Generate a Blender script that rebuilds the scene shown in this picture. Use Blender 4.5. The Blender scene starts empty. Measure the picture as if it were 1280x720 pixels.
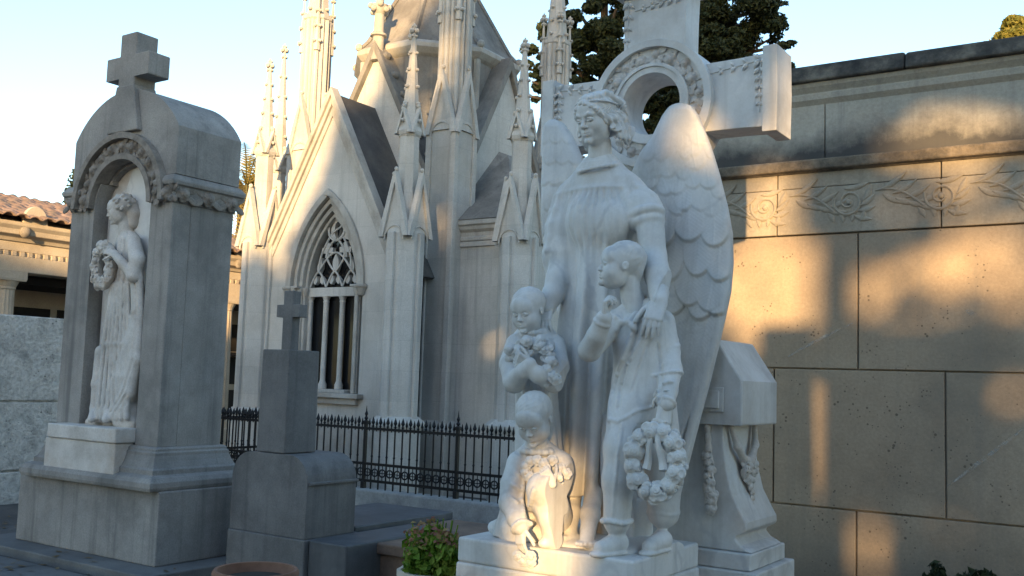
import bpy, bmesh, math, random
import numpy as np
from mathutils import Vector, Matrix
from mathutils.geometry import tessellate_polygon

random.seed(7)
RNG = np.random.default_rng(11)
PI = math.pi
SC = bpy.context.scene
COL = SC.collection

# ------------------------------------------------------------------ camera numbers
FOC = 1244.0                       # focal length in pixels of the 1280 wide photograph (35 mm)
YAW, PITCH, ROLL = math.radians(33.6), math.radians(5.3), math.radians(1.9)
_f0 = np.array([-math.sin(YAW), math.cos(YAW), 0]); _r0 = np.array([math.cos(YAW), math.sin(YAW), 0])
_z = np.array([0, 0, 1.0])
CFW = math.cos(PITCH) * _f0 + math.sin(PITCH) * _z
_u = -math.sin(PITCH) * _f0 + math.cos(PITCH) * _z
CRT = math.cos(ROLL) * _r0 + math.sin(ROLL) * _u
CUP = math.cos(ROLL) * _u - math.sin(ROLL) * _r0
EYE = np.array([0, 0, 1.6])


def at(px, py, Y=None, X=None, Z=None, D=None):
    """World point seen at a pixel of the photograph, on a plane of the cemetery grid."""
    d = CRT * (px - 640) / FOC - CUP * (py - 360) / FOC + CFW
    if Y is not None: t = (Y - EYE[1]) / d[1]
    elif X is not None: t = (X - EYE[0]) / d[0]
    elif Z is not None: t = (Z - EYE[2]) / d[2]
    else: t = D
    return EYE + t * d


# ------------------------------------------------------------------ scene helpers
def tag(o, label=None, cat=None, group=None, kind=None):
    if label: o['label'] = label
    if cat: o['category'] = cat
    if group: o['group'] = group
    if kind: o['kind'] = kind
    return o


def thing(name, label, cat, loc=(0, 0, 0), group=None):
    o = bpy.data.objects.new(name, None)
    o.empty_display_size = .2
    COL.objects.link(o)
    o.location = loc
    return tag(o, label, cat, group)


def np_mesh(name, V, Q, smooth=False):
    """Mesh from numpy verts and an array of faces of equal size (or a list of tuples)."""
    me = bpy.data.meshes.new(name)
    if isinstance(Q, np.ndarray):
        n, k = Q.shape
        me.vertices.add(len(V)); me.vertices.foreach_set('co', np.asarray(V, np.float32).ravel())
        me.loops.add(n * k); me.loops.foreach_set('vertex_index', Q.astype(np.int32).ravel())
        me.polygons.add(n)
        me.polygons.foreach_set('loop_start', np.arange(0, n * k, k, dtype=np.int32))
        me.polygons.foreach_set('loop_total', np.full(n, k, np.int32))
        me.update(calc_edges=True)
    else:
        me.from_pydata([tuple(map(float, v)) for v in V], [], Q)
        me.update()
    me.polygons.foreach_set('use_smooth', [smooth] * len(me.polygons))
    return me


def obj(name, me, mat, parent=None, bevel=0, seg=2, ang=35):
    o = bpy.data.objects.new(name, me)
    COL.objects.link(o)
    if mat and not me.materials: me.materials.append(mat)
    if parent is not None:
        o.parent = parent
        w = parent.location.copy(); p = parent.parent
        while p is not None:
            w += p.location; p = p.parent
        me.transform(Matrix.Translation(-w))          # meshes are written in world coordinates
    if bevel:
        m = o.modifiers.new('bevel', 'BEVEL'); m.width = bevel; m.segments = seg
        m.limit_method = 'ANGLE'; m.angle_limit = math.radians(ang)
    return o


class MB:
    def __init__(s): s.v, s.f = [], []

    def add(s, V, F):
        n = len(s.v); s.v += [tuple(map(float, p)) for p in V]; s.f += [tuple(i + n for i in q) for q in F]
        return s

    def box(s, x0, y0, z0, x1, y1, z1, t=0, tx=None, ty=None):
        tx = t if tx is None else tx; ty = t if ty is None else ty
        V = [(x0, y0, z0), (x1, y0, z0), (x1, y1, z0), (x0, y1, z0), (x0 + tx, y0 + ty, z1), (x1 - tx, y0 + ty, z1), (x1 - tx, y1 - ty, z1), (x0 + tx, y1 - ty, z1)]
        return s.add(V, [(3, 2, 1, 0), (4, 5, 6, 7), (0, 1, 5, 4), (1, 2, 6, 5), (2, 3, 7, 6), (3, 0, 4, 7)])

    def prism(s, poly, a, b, axis='y', holes=()):
        """Extrude a 2-D outline (with holes) along an axis. axis y: outline in (x,z); x: (y,z); z: (x,y)."""
        def P(p, t):
            return {'y': (p[0], t, p[1]), 'x': (t, p[0], p[1]), 'z': (p[0], p[1], t)}[axis]
        loops = [list(poly)] + [list(h) for h in holes]
        def area(q): return sum(q[i - 1][0] * q[i][1] - q[i][0] * q[i - 1][1] for i in range(len(q)))
        if area(loops[0]) < 0: loops[0].reverse()
        for h in loops[1:]:
            if area(h) > 0: h.reverse()
        pts = [p for l in loops for p in l]; n = len(pts)
        if len(loops) == 1 and len(poly) < 5: tris = [tuple(range(n))]
        else:
            tris = tessellate_polygon([[Vector((p[0], p[1], 0)) for p in l] for l in loops])
            tris = [t if area([pts[i] for i in t]) > 0 else t[::-1] for t in tris]
        V = [P(p, a) for p in pts] + [P(p, b) for p in pts]; F = []
        flip = (axis == 'y') != (b < a)
        for t in tris:
            t = tuple(t)
            F.append(t if flip else t[::-1]); q = tuple(i + n for i in t); F.append(q[::-1] if flip else q)
        k = 0
        for l in loops:
            m = len(l)
            for i in range(m):
                A, B = k + i, k + (i + 1) % m
                F.append((B, A, A + n, B + n) if flip else (A, B, B + n, A + n))
            k += m
        return s.add(V, F)

    def loft(s, rings, cap=True, closed=True):
        n = len(rings[0]); V = [p for r in rings for p in r]; F = []
        for i in range(len(rings) - 1):
            for j in range(n if closed else n - 1):
                a = i * n + j; b = i * n + (j + 1) % n
                F.append((a, b, b + n, a + n))
        if cap and closed:
            F.append(tuple(range(n))[::-1]); F.append(tuple(range((len(rings) - 1) * n, len(rings) * n)))
        return s.add(V, F)

    def lathe(s, cx, cy, prof, n=16, ph=0.0, sx=1, sy=1):
        rings = [[(cx + r * sx * math.cos(ph + 2 * PI * k / n), cy + r * sy * math.sin(ph + 2 * PI * k / n), z) for k in range(n)] for r, z in prof]
        return s.loft(rings)

    def sq(s, cx, cy, prof, hx=1, hy=1):
        """Stacked square section: prof of (half width, z)."""
        return s.lathe(cx, cy, [(r * math.sqrt(2), z) for r, z in prof], 4, PI / 4, hx, hy)

    def tube(s, pts, r, n=8, flat=None):
        pts = [Vector(p) for p in pts]; m = len(pts)
        rs = r if isinstance(r, (list, tuple)) else [r] * m
        rings = []; up = None
        for i, p in enumerate(pts):
            t = (pts[min(i + 1, m - 1)] - pts[max(i - 1, 0)])
            if t.length < 1e-9: t = Vector((0, 0, 1))
            t.normalize()
            if up is None:
                up = Vector((0, 0, 1)) if abs(t.z) < .9 else Vector((0, 1, 0))
            a = t.cross(up)
            if a.length < 1e-6: a = t.orthogonal()
            a.normalize(); b = a.cross(t); up = b
            rings.append([p + (a * math.cos(2 * PI * k / n) + b * math.sin(2 * PI * k / n)) * rs[i] for k in range(n)])
        return s.loft(rings)

    def ball(s, c, r, n=10, m=6, sc=(1, 1, 1)):
        rings = []
        for i in range(m + 1):
            th = -PI / 2 + PI * (i + .02) / (m + .04)
            rings.append([(c[0] + r * sc[0] * math.cos(th) * math.cos(2 * PI * k / n), c[1] + r * sc[1] * math.cos(th) * math.sin(2 * PI * k / n), c[2] + r * sc[2] * math.sin(th)) for k in range(n)])
        return s.loft(rings)

    def build(s, name, mat, parent=None, smooth=False, bevel=0, seg=2, ang=35):
        me = bpy.data.meshes.new(name); me.from_pydata(s.v, [], s.f); me.update()
        bm = bmesh.new(); bm.from_mesh(me); bmesh.ops.recalc_face_normals(bm, faces=bm.faces); bm.to_mesh(me); bm.free()
        if smooth is True: me.polygons.foreach_set('use_smooth', [True] * len(me.polygons))
        o = obj(name, me, mat, parent, bevel, seg, ang)
        if smooth == 'auto':
            me.polygons.foreach_set('use_smooth', [True] * len(me.polygons))
            me.set_sharp_from_angle(angle=math.radians(38))
        return o


# ------------------------------------------------------------------ materials
def new_mat(name):
    m = bpy.data.materials.new(name); m.use_nodes = True
    nt = m.node_tree; b = nt.nodes['Principled BSDF']
    return m, nt, b


def N(nt, kind, **kw):
    n = nt.nodes.new(kind)
    for k, v in kw.items():
        if k in n.inputs: n.inputs[k].default_value = v
        else: setattr(n, k, v)
    return n


def ramp(nt, fac, stops):
    r = nt.nodes.new('ShaderNodeValToRGB'); nt.links.new(fac, r.inputs[0])
    el = r.color_ramp.elements
    while len(el) < len(stops): el.new(.5)
    for e, (p, c) in zip(el, stops):
        e.position = p; e.color = (c[0], c[1], c[2], 1)
    return r.outputs[0]


def mixc(nt, fac, a, b, mode='MIX'):
    m = nt.nodes.new('ShaderNodeMix'); m.data_type = 'RGBA'; m.blend_type = mode
    for s, x in ((0, fac), (6, a), (7, b)):
        if hasattr(x, 'links') or hasattr(x, 'is_linked'): nt.links.new(x, m.inputs[s])
        else: m.inputs[s].default_value = x if s == 0 else (x[0], x[1], x[2], 1)
    return m.outputs[2]


def stone(name, base, dark, light, scale=3.0, rough=.75, bump=.15, grain=60, stain=None, stain_amt=.5, streak=None, streak_amt=.5, pits=0, veins=None, spec=.3, gc=.17, zband=None, joints=None):
    """Weathered stone: broad patches, fine grain, optional blotchy stains, rain streaks and pits."""
    m, nt, b = new_mat(name); L = nt.links.new
    geo = N(nt, 'ShaderNodeNewGeometry')
    pos = geo.outputs['Position']
    n1 = N(nt, 'ShaderNodeTexNoise', Scale=scale, Detail=8.0, Roughness=.62); L(pos, n1.inputs['Vector'])
    col = ramp(nt, n1.outputs[0], [(.3, dark), (.5, base), (.72, light)])
    n2 = N(nt, 'ShaderNodeTexNoise', Scale=grain, Detail=4.0, Roughness=.7); L(pos, n2.inputs['Vector'])
    g = ramp(nt, n2.outputs[0], [(.3, (1 - gc * 1.2,) * 3), (.7, (1 + gc * .7,) * 3)])
    col = mixc(nt, .8, col, g, 'MULTIPLY')
    if veins:
        w = N(nt, 'ShaderNodeTexWave', Scale=veins[1], Distortion=14.0, Detail=5.0); L(pos, w.inputs['Vector'])
        w.inputs['Detail Scale'].default_value = 1.6
        f = ramp(nt, w.outputs['Fac'], [(.0, (1,) * 3), (.12, (0,) * 3)])
        n5 = N(nt, 'ShaderNodeTexNoise', Scale=scale * .8, Detail=3.0); L(pos, n5.inputs['Vector'])
        mm = N(nt, 'ShaderNodeMath', operation='MULTIPLY'); L(f, mm.inputs[0]); L(ramp(nt, n5.outputs[0], [(.45, (0,) * 3), (.7, (.6,) * 3)]), mm.inputs[1])
        col = mixc(nt, mm.outputs[0], col, veins[0])
    if stain:
        n3 = N(nt, 'ShaderNodeTexNoise', Scale=scale * .45, Detail=9.0, Roughness=.72); L(pos, n3.inputs['Vector'])
        f = ramp(nt, n3.outputs[0], [(.5, (0,) * 3), (.66, (stain_amt,) * 3)])
        col = mixc(nt, f, col, stain)
    if streak:
        mp = N(nt, 'ShaderNodeMapping'); L(pos, mp.inputs[0]); mp.inputs['Scale'].default_value = (9, 9, .35)
        n4 = N(nt, 'ShaderNodeTexNoise', Scale=1.0, Detail=6.0, Roughness=.65); L(mp.outputs[0], n4.inputs['Vector'])
        f = ramp(nt, n4.outputs[0], [(.52, (0,) * 3), (.72, (streak_amt,) * 3)])
        col = mixc(nt, f, col, streak)
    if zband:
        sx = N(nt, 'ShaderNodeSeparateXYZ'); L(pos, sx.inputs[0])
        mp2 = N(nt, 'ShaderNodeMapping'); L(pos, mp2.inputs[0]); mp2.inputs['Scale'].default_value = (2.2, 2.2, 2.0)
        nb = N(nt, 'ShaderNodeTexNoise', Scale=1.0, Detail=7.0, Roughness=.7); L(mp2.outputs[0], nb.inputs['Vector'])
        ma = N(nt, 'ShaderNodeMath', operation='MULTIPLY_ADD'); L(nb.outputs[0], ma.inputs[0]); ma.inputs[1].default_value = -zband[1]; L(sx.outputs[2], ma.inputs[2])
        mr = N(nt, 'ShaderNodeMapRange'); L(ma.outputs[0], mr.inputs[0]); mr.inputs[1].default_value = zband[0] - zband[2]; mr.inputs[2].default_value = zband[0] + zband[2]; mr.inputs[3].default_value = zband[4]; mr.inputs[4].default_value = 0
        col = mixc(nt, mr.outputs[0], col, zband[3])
    if joints:
        sx = N(nt, 'ShaderNodeSeparateXYZ'); L(pos, sx.inputs[0])
        ad = N(nt, 'ShaderNodeMath', operation='ADD'); L(sx.outputs[0], ad.inputs[0]); L(sx.outputs[1], ad.inputs[1])
        cb = N(nt, 'ShaderNodeCombineXYZ'); L(ad.outputs[0], cb.inputs[0]); L(sx.outputs[2], cb.inputs[1])
        bt = N(nt, 'ShaderNodeTexBrick', Scale=1.0); L(cb.outputs[0], bt.inputs['Vector'])
        bt.inputs['Brick Width'].default_value = joints[0]; bt.inputs['Row Height'].default_value = joints[1]; bt.inputs['Mortar Size'].default_value = .004
        bt.inputs['Color1'].default_value = (.94, .94, .94, 1); bt.inputs['Color2'].default_value = (1.05, 1.04, 1.03, 1); bt.inputs['Mortar'].default_value = (joints[2],) * 3 + (1,)
        col = mixc(nt, 1.0, col, bt.outputs['Color'], 'MULTIPLY')
    hgt = n2.outputs[0]
    if pits:
        v = N(nt, 'ShaderNodeTexVoronoi', Scale=pits); L(pos, v.inputs['Vector'])
        nz = N(nt, 'ShaderNodeTexNoise', Scale=pits * .25, Detail=2.0); L(pos, nz.inputs['Vector'])
        ad = N(nt, 'ShaderNodeMath', operation='ADD'); L(v.outputs['Distance'], ad.inputs[0]); L(nz.outputs[0], ad.inputs[1])
        f = ramp(nt, ad.outputs[0], [(.50, (.75,) * 3), (.60, (0,) * 3)])
        col = mixc(nt, f, col, tuple(c * .35 for c in dark))
        sb = N(nt, 'ShaderNodeMath', operation='SUBTRACT'); L(n2.outputs[0], sb.inputs[0]); L(f, sb.inputs[1]); hgt = sb.outputs[0]
    L(col, b.inputs['Base Color'])
    b.inputs['Roughness'].default_value = rough
    b.inputs['Specular IOR Level'].default_value = spec
    bp = N(nt, 'ShaderNodeBump', Strength=bump, Distance=.01); L(hgt, bp.inputs['Height'])
    n6 = N(nt, 'ShaderNodeTexNoise', Scale=scale * 4, Detail=6.0); L(pos, n6.inputs['Vector'])
    bp2 = N(nt, 'ShaderNodeBump', Strength=bump, Distance=.03); L(n6.outputs[0], bp2.inputs['Height']); L(bp.outputs[0], bp2.inputs['Normal'])
    L(bp2.outputs[0], b.inputs['Normal'])
    return m


def leaf_mat(name, c1, c2, c3, trans=.25):
    m, nt, b = new_mat(name); L = nt.links.new
    g = N(nt, 'ShaderNodeNewGeometry')
    col = ramp(nt, g.outputs['Random Per Island'], [(0, c1), (.5, c2), (1, c3)])
    L(col, b.inputs['Base Color']); b.inputs['Roughness'].default_value = .6
    b.inputs['Specular IOR Level'].default_value = .25
    if trans:
        t = N(nt, 'ShaderNodeBsdfTranslucent'); L(col, t.inputs[0])
        ms = N(nt, 'ShaderNodeMixShader', Fac=trans); L(b.outputs[0], ms.inputs[1]); L(t.outputs[0], ms.inputs[2])
        L(ms.outputs[0], nt.nodes['Material Output'].inputs[0])
    return m


def plain(name, c, rough=.6, metal=0, spec=.4, var=.15, scale=20, bump=.05):
    m, nt, b = new_mat(name); L = nt.links.new
    geo = N(nt, 'ShaderNodeNewGeometry')
    n = N(nt, 'ShaderNodeTexNoise', Scale=scale, Detail=5.0); L(geo.outputs['Position'], n.inputs['Vector'])
    L(ramp(nt, n.outputs[0], [(.3, tuple(x * (1 - var) for x in c)), (.7, tuple(x * (1 + var) for x in c))]), b.inputs['Base Color'])
    b.inputs['Roughness'].default_value = rough; b.inputs['Metallic'].default_value = metal
    b.inputs['Specular IOR Level'].default_value = spec
    if bump:
        bp = N(nt, 'ShaderNodeBump', Strength=bump, Distance=.01); L(n.outputs[0], bp.inputs['Height']); L(bp.outputs[0], b.inputs['Normal'])
    return m


M = {}
M['marble'] = stone('white_marble', (.64, .64, .63), (.52, .52, .52), (.73, .72, .71), scale=2.4, rough=.6, bump=.03, grain=70, gc=.06, stain=(.38, .335, .28), stain_amt=.5, streak=(.36, .35, .335), streak_amt=.5, veins=((.36, .37, .40), 1.4))
M['marble_worn'] = stone('weathered_marble', (.56, .53, .50), (.42, .39, .36), (.66, .63, .60), scale=4, rough=.65, bump=.07, grain=80, stain=(.40, .30, .22), stain_amt=.55)
M['grey'] = stone('grey_limestone', (.29, .275, .26), (.215, .205, .195), (.37, .355, .335), scale=2.0, rough=.85, bump=.14, grain=80, gc=.22, stain=(.12, .118, .115), stain_amt=.55, streak=(.10, .10, .10), streak_amt=.6)
M['grey_dark'] = stone('dark_granite', (.085, .09, .10), (.06, .065, .07), (.125, .13, .14), scale=3, rough=.55, bump=.05, grain=160, streak=(.05, .052, .055), streak_amt=.5)
M['mid'] = stone('blue_grey_stone', (.165, .162, .162), (.12, .118, .118), (.22, .215, .21), scale=2.4, rough=.8, bump=.14, grain=90, gc=.22, stain=(.085, .083, .08), stain_amt=.5, streak=(.07, .07, .075), streak_amt=.6)
M['ornament'] = stone('carved_ornament_stone', (.24, .215, .19), (.14, .125, .11), (.33, .30, .275), scale=9, rough=.9, bump=.15, grain=100)
M['chapel'] = stone('pale_chapel_stone', (.50, .49, .465), (.41, .40, .38), (.58, .57, .545), scale=1.3, rough=.85, bump=.1, grain=60, stain=(.34, .32, .285), stain_amt=.45, streak=(.25, .245, .235), streak_amt=.5, joints=(.9, .42, .88))
M['chapel_trim'] = stone('chapel_trim_stone', (.41, .395, .365), (.30, .285, .26), (.50, .485, .455), scale=2.5, rough=.85, bump=.12, grain=70, stain=(.26, .23, .19), stain_amt=.5, streak=(.22, .20, .18), streak_amt=.5)
M['slate'] = stone('slate_roof', (.085, .082, .082), (.06, .058, .058), (.13, .125, .12), scale=2.0, rough=.8, bump=.2, grain=40, stain=(.17, .15, .13), stain_amt=.4)
M['roofstone'] = stone('stone_roof', (.23, .22, .205), (.15, .145, .135), (.31, .295, .275), scale=1.6, rough=.9, bump=.18, grain=50, stain=(.12, .112, .10), stain_amt=.65, streak=(.11, .105, .10), streak_amt=.7)
M['sand'] = stone('tan_sandstone', (.385, .305, .222), (.295, .232, .170), (.45, .365, .27), scale=1.3, rough=.88, bump=.14, grain=50, stain=(.21, .185, .15), stain_amt=.6, pits=30, streak=(.25, .22, .18), streak_amt=.45, zband=(.25, .5, .28, (.13, .125, .11), .7))
M['sand_plain'] = stone('tan_sandstone_smooth', (.365, .315, .245), (.28, .24, .19), (.42, .37, .295), scale=2.0, rough=.88, bump=.12, grain=55, stain=(.20, .18, .15), stain_amt=.6, streak=(.20, .18, .15), streak_amt=.4)
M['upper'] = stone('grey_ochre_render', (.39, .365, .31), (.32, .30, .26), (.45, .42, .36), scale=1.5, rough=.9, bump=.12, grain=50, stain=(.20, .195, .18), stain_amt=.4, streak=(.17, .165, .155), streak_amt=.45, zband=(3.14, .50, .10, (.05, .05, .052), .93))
M['coping'] = stone('blackened_coping', (.085, .08, .072), (.035, .035, .035), (.21, .19, .155), scale=7, rough=.92, bump=.3, grain=40, stain=(.03, .03, .03), stain_amt=.7)
M['ledge'] = stone('lichen_ledge', (.19, .155, .115), (.09, .08, .065), (.29, .235, .17), scale=5, rough=.95, bump=.35, grain=40, stain=(.06, .055, .05), stain_amt=.8)
M['rough'] = stone('rough_rubble_render', (.58, .555, .515), (.38, .365, .34), (.68, .655, .615), scale=6, rough=.95, bump=.7, grain=24, stain=(.20, .195, .19), stain_amt=.55, pits=20)
M['arcade'] = stone('arcade_stucco', (.44, .38, .30), (.35, .30, .24), (.52, .46, .37), scale=1.8, rough=.85, bump=.08, grain=50)
M['ground'] = stone('ground_gravel', (.10, .098, .095), (.065, .064, .062), (.15, .145, .14), scale=1.2, rough=.95, bump=.4, grain=45, stain=(.06, .06, .06), stain_amt=.5)
M['paving'] = stone('paving_stone', (.15, .15, .15), (.11, .11, .11), (.20, .20, .195), scale=2, rough=.85, bump=.15, grain=60)
M['kerb'] = stone('kerb_limestone', (.33, .335, .33), (.22, .225, .23), (.42, .42, .41), scale=4, rough=.85, bump=.2, grain=50, stain=(.17, .165, .16), stain_amt=.6)
M['brick'] = stone('brown_tomb_stone', (.17, .115, .085), (.11, .08, .065), (.24, .165, .12), scale=3, rough=.85, bump=.15, grain=50)
M['tile'] = stone('clay_tile', (.27, .185, .14), (.17, .12, .095), (.37, .265, .205), scale=4.5, rough=.95, bump=.2, grain=30, stain=(.13, .115, .09), stain_amt=.75)
M['terra'] = plain('terracotta', (.22, .115, .075), .8, scale=14)
M['iron'] = plain('black_iron', (.012, .012, .014), .45, .3, .4, scale=40)
M['dark'] = plain('dark_interior', (.014, .013, .013), .8)
M['glass'] = plain('dark_window_glass', (.010, .011, .013), .12, 0, .5, bump=0)
M['soil'] = plain('potting_soil', (.035, .025, .018), .95, scale=60, bump=.3)
M['pot'] = plain('cream_pot', (.60, .54, .46), .5, scale=8)
M['bark'] = stone('bark', (.10, .075, .055), (.06, .045, .035), (.15, .115, .085), scale=6, rough=.95, bump=.5, grain=30)
M['conifer'] = leaf_mat('conifer_foliage', (.012, .020, .010), (.022, .034, .015), (.042, .054, .021), .10)
M['sunny'] = leaf_mat('yellow_green_foliage', (.10, .11, .02), (.16, .15, .03), (.20, .17, .035), .3)
M['hedge'] = leaf_mat('evergreen_foliage', (.03, .05, .02), (.04, .07, .025), (.06, .085, .03), 0)
M['palm'] = leaf_mat('palm_frond', (.20, .18, .06), (.30, .25, .08), (.40, .31, .11), .35)
M['leafy'] = leaf_mat('pot_plant_leaves', (.08, .16, .018), (.17, .29, .035), (.30, .38, .07), .35)
M['reddish'] = leaf_mat('faded_red_flowers', (.30, .13, .10), (.38, .20, .13), (.36, .32, .09), .25)
# ------------------------------------------------------------------ clay: distance-field sculpting
class Clay:
    def __init__(s, lo, hi, h):
        s.lo = np.array(lo, np.float32); s.h = h
        s.n = np.ceil((np.array(hi) - np.array(lo)) / h).astype(int) + 1
        s.ax = [s.lo[i] + h * np.arange(s.n[i], dtype=np.float32) for i in range(3)]
        s.F = np.full(s.n, .5, np.float32)

    def win(s, lo, hi):
        a = np.clip(np.floor((np.array(lo) - s.lo) / s.h).astype(int), 0, s.n)
        b = np.clip(np.ceil((np.array(hi) - s.lo) / s.h).astype(int) + 1, 0, s.n)
        if (b <= a).any(): return None
        sl = tuple(slice(i, j) for i, j in zip(a, b))
        return sl, s.ax[0][sl[0]][:, None, None], s.ax[1][sl[1]][None, :, None], s.ax[2][sl[2]][None, None, :]

    def put(s, sl, d, k, op):
        f = s.F[sl]
        if op == '+':
            if k > 0:
                q = np.maximum(k - np.abs(f - d), 0) / k
                s.F[sl] = np.minimum(f, d) - q * q * (k * .25)
            else: s.F[sl] = np.minimum(f, d)
        else:
            d = -d
            q = np.maximum(k - np.abs(f - d), 0) / max(k, 1e-6)
            s.F[sl] = np.maximum(f, d) + q * q * (k * .25)

    def cone(s, a, b, ra, rb=None, k=.01, op='+', flat=None):
        rb = ra if rb is None else rb
        a = np.array(a, np.float32); b = np.array(b, np.float32)
        m = max(ra, rb) + k + 2 * s.h
        w = s.win(np.minimum(a, b) - m, np.maximum(a, b) + m)
        if w is None: return s
        sl, X, Y, Z = w
        px, py, pz = X - a[0], Y - a[1], Z - a[2]; ba = b - a
        if flat is not None:
            n = np.array(flat[0], float); n /= np.linalg.norm(n); q = 1 / flat[1] - 1
            t = (px * n[0] + py * n[1] + pz * n[2]) * q
            px, py, pz = px + t * n[0], py + t * n[1], pz + t * n[2]
            ba = ba + n * (ba @ n) * q
        hh = np.clip((px * ba[0] + py * ba[1] + pz * ba[2]) / max(float(ba @ ba), 1e-9), 0, 1)
        d = np.sqrt((px - ba[0] * hh) ** 2 + (py - ba[1] * hh) ** 2 + (pz - ba[2] * hh) ** 2) - (ra + (rb - ra) * hh)
        if flat is not None: d = d * .75
        s.put(sl, d.astype(np.float32), k, op); return s

    def chain(s, pts, rs, k=.01, op='+', flat=None):
        if not isinstance(rs, (list, tuple)): rs = [rs] * len(pts)
        for i in range(len(pts) - 1): s.cone(pts[i], pts[i + 1], rs[i], rs[i + 1], k, op, flat)
        return s

    def ell(s, c, r, A=None, k=.01, op='+'):
        c = np.array(c, np.float32); r = np.array(r, float) if np.ndim(r) else np.array([r] * 3, float)
        m = r.max() + k + 2 * s.h
        w = s.win(c - m, c + m)
        if w is None: return s
        sl, X, Y, Z = w
        px, py, pz = X - c[0], Y - c[1], Z - c[2]
        if A is None: q = [px, py, pz]
        else: q = [px * A[0, i] + py * A[1, i] + pz * A[2, i] for i in range(3)]
        k0 = np.sqrt((q[0] / r[0]) ** 2 + (q[1] / r[1]) ** 2 + (q[2] / r[2]) ** 2)
        k1 = np.sqrt((q[0] / r[0] ** 2) ** 2 + (q[1] / r[1] ** 2) ** 2 + (q[2] / r[2] ** 2) ** 2) + 1e-6
        s.put(sl, (k0 * (k0 - 1) / k1).astype(np.float32), k, op); return s

    def stack(s, zs, cx, cy, ax, ay, fold=None, k=.02, op='+', pw=2.0):
        """Body of stacked ellipses along z with a fold function of angle and height."""
        m = max(max(ax), max(ay)) + .06
        w = s.win((min(cx) - m, min(cy) - m, min(zs)), (max(cx) + m, max(cy) + m, max(zs)))
        if w is None: return s
        sl, X, Y, Z = w; z1 = Z.ravel()
        I = lambda v: np.interp(z1, zs, v)[None, None, :].astype(np.float32)
        dx, dy = X - I(cx), Y - I(cy); A, B = I(ax), I(ay)
        k0 = np.sqrt((dx / A) ** 2 + (dy / B) ** 2); k1 = np.sqrt((dx / A ** 2) ** 2 + (dy / B ** 2) ** 2) + 1e-6
        d = k0 * (k0 - 1) / k1
        if fold is not None: d = d - fold(np.arctan2(dy, dx), Z, np.clip(k0, 0, 1.5))
        d = np.maximum(d, np.maximum(Z - max(zs) + s.h, min(zs) + s.h - Z))
        s.put(sl, d.astype(np.float32), k, op); return s

    def cut(s, n, p):
        """Keep only the side n.(x-p) < 0."""
        d = (s.ax[0][:, None, None] - p[0]) * n[0] + (s.ax[1][None, :, None] - p[1]) * n[1] + (s.ax[2][None, None, :] - p[2]) * n[2]
        s.F = np.maximum(s.F, d.astype(np.float32)); return s

    def rough(s, amp, f=30):
        X, Y, Z = s.ax[0][:, None, None], s.ax[1][None, :, None], s.ax[2][None, None, :]
        s.F += amp * (np.sin(f * X + 1.7 * np.sin(f * .6 * Z)) * np.sin(f * Y + 1.3 * np.sin(f * .7 * X)) * np.sin(f * .8 * Z + 2)).astype(np.float32)
        return s

    def mesh(s, relax=1):
        F = s.F; F[0] = F[-1] = .5; F[:, 0] = F[:, -1] = .5; F[:, :, 0] = F[:, :, -1] = .5
        S = F < 0
        cnt = np.zeros([n - 1 for n in F.shape], np.int8)
        sh = [(i, j, k) for i in (0, 1) for j in (0, 1) for k in (0, 1)]
        v = lambda a, o: a[o[0]:a.shape[0] - 1 + o[0], o[1]:a.shape[1] - 1 + o[1], o[2]:a.shape[2] - 1 + o[2]]
        for o in sh: cnt += v(S, o)
        cells = np.argwhere((cnt > 0) & (cnt < 8))
        idx = np.full(cnt.shape, -1, np.int32); idx[tuple(cells.T)] = np.arange(len(cells))
        cv = np.stack([F[cells[:, 0] + o[0], cells[:, 1] + o[1], cells[:, 2] + o[2]] for o in sh], 1)
        acc = np.zeros((len(cells), 3), np.float32); num = np.zeros(len(cells), np.float32)
        for a in range(8):
            for b in range(a + 1, 8):
                da = np.array(sh[b]) - np.array(sh[a])
                if np.abs(da).sum() != 1: continue
                fa, fb = cv[:, a], cv[:, b]; m = (fa < 0) != (fb < 0)
                t = np.where(m, fa / np.where(m, fa - fb, 1), 0)
                acc += m[:, None] * (np.array(sh[a], np.float32) + t[:, None] * da.astype(np.float32)); num += m
        V = s.lo + s.h * (cells + acc / num[:, None])
        Q = []
        for ax in range(3):
            a = [slice(None)] * 3; b = [slice(None)] * 3; a[ax] = slice(0, -1); b[ax] = slice(1, None)
            A, B = S[tuple(a)], S[tuple(b)]
            e = np.argwhere(A != B); u, w_ = [(1, 2), (2, 0), (0, 1)][ax]
            ok = (e[:, u] > 0) & (e[:, w_] > 0) & (e[:, u] < F.shape[u] - 1) & (e[:, w_] < F.shape[w_] - 1); e = e[ok]
            q = []
            for du, dw in ((1, 1), (0, 1), (0, 0), (1, 0)):
                c = e.copy(); c[:, u] -= du; c[:, w_] -= dw; q.append(idx[tuple(c.T)])
            q = np.stack(q, 1); f = A[tuple(e.T)]
            q[~f] = q[~f][:, ::-1]; Q.append(q)
        Q = np.concatenate(Q); Q = Q[(Q >= 0).all(1)]
        for _ in range(relax):
            nb = np.zeros_like(V); ct = np.zeros(len(V), np.float32)
            for i in range(4):
                np.add.at(nb, Q[:, i], V[Q[:, (i + 1) % 4]] + V[Q[:, i - 1]]); np.add.at(ct, Q[:, i], 2)
            V = V * .55 + .45 * nb / np.maximum(ct, 1)[:, None]
        return V, Q


def merge_meshes(parts):
    V = []; Q = []; n = 0
    for v, q in parts: V.append(v); Q.append(q + n); n += len(v)
    return np.concatenate(V), np.concatenate(Q)


def mb_to(parts_mb):
    """Quad array of an MB (triangles doubled are avoided by splitting n-gons into quads with a repeated vertex)."""
    return np.array(parts_mb.v), parts_mb.f


def unit(v): v = np.array(v, float); return v / np.linalg.norm(v)


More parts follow.
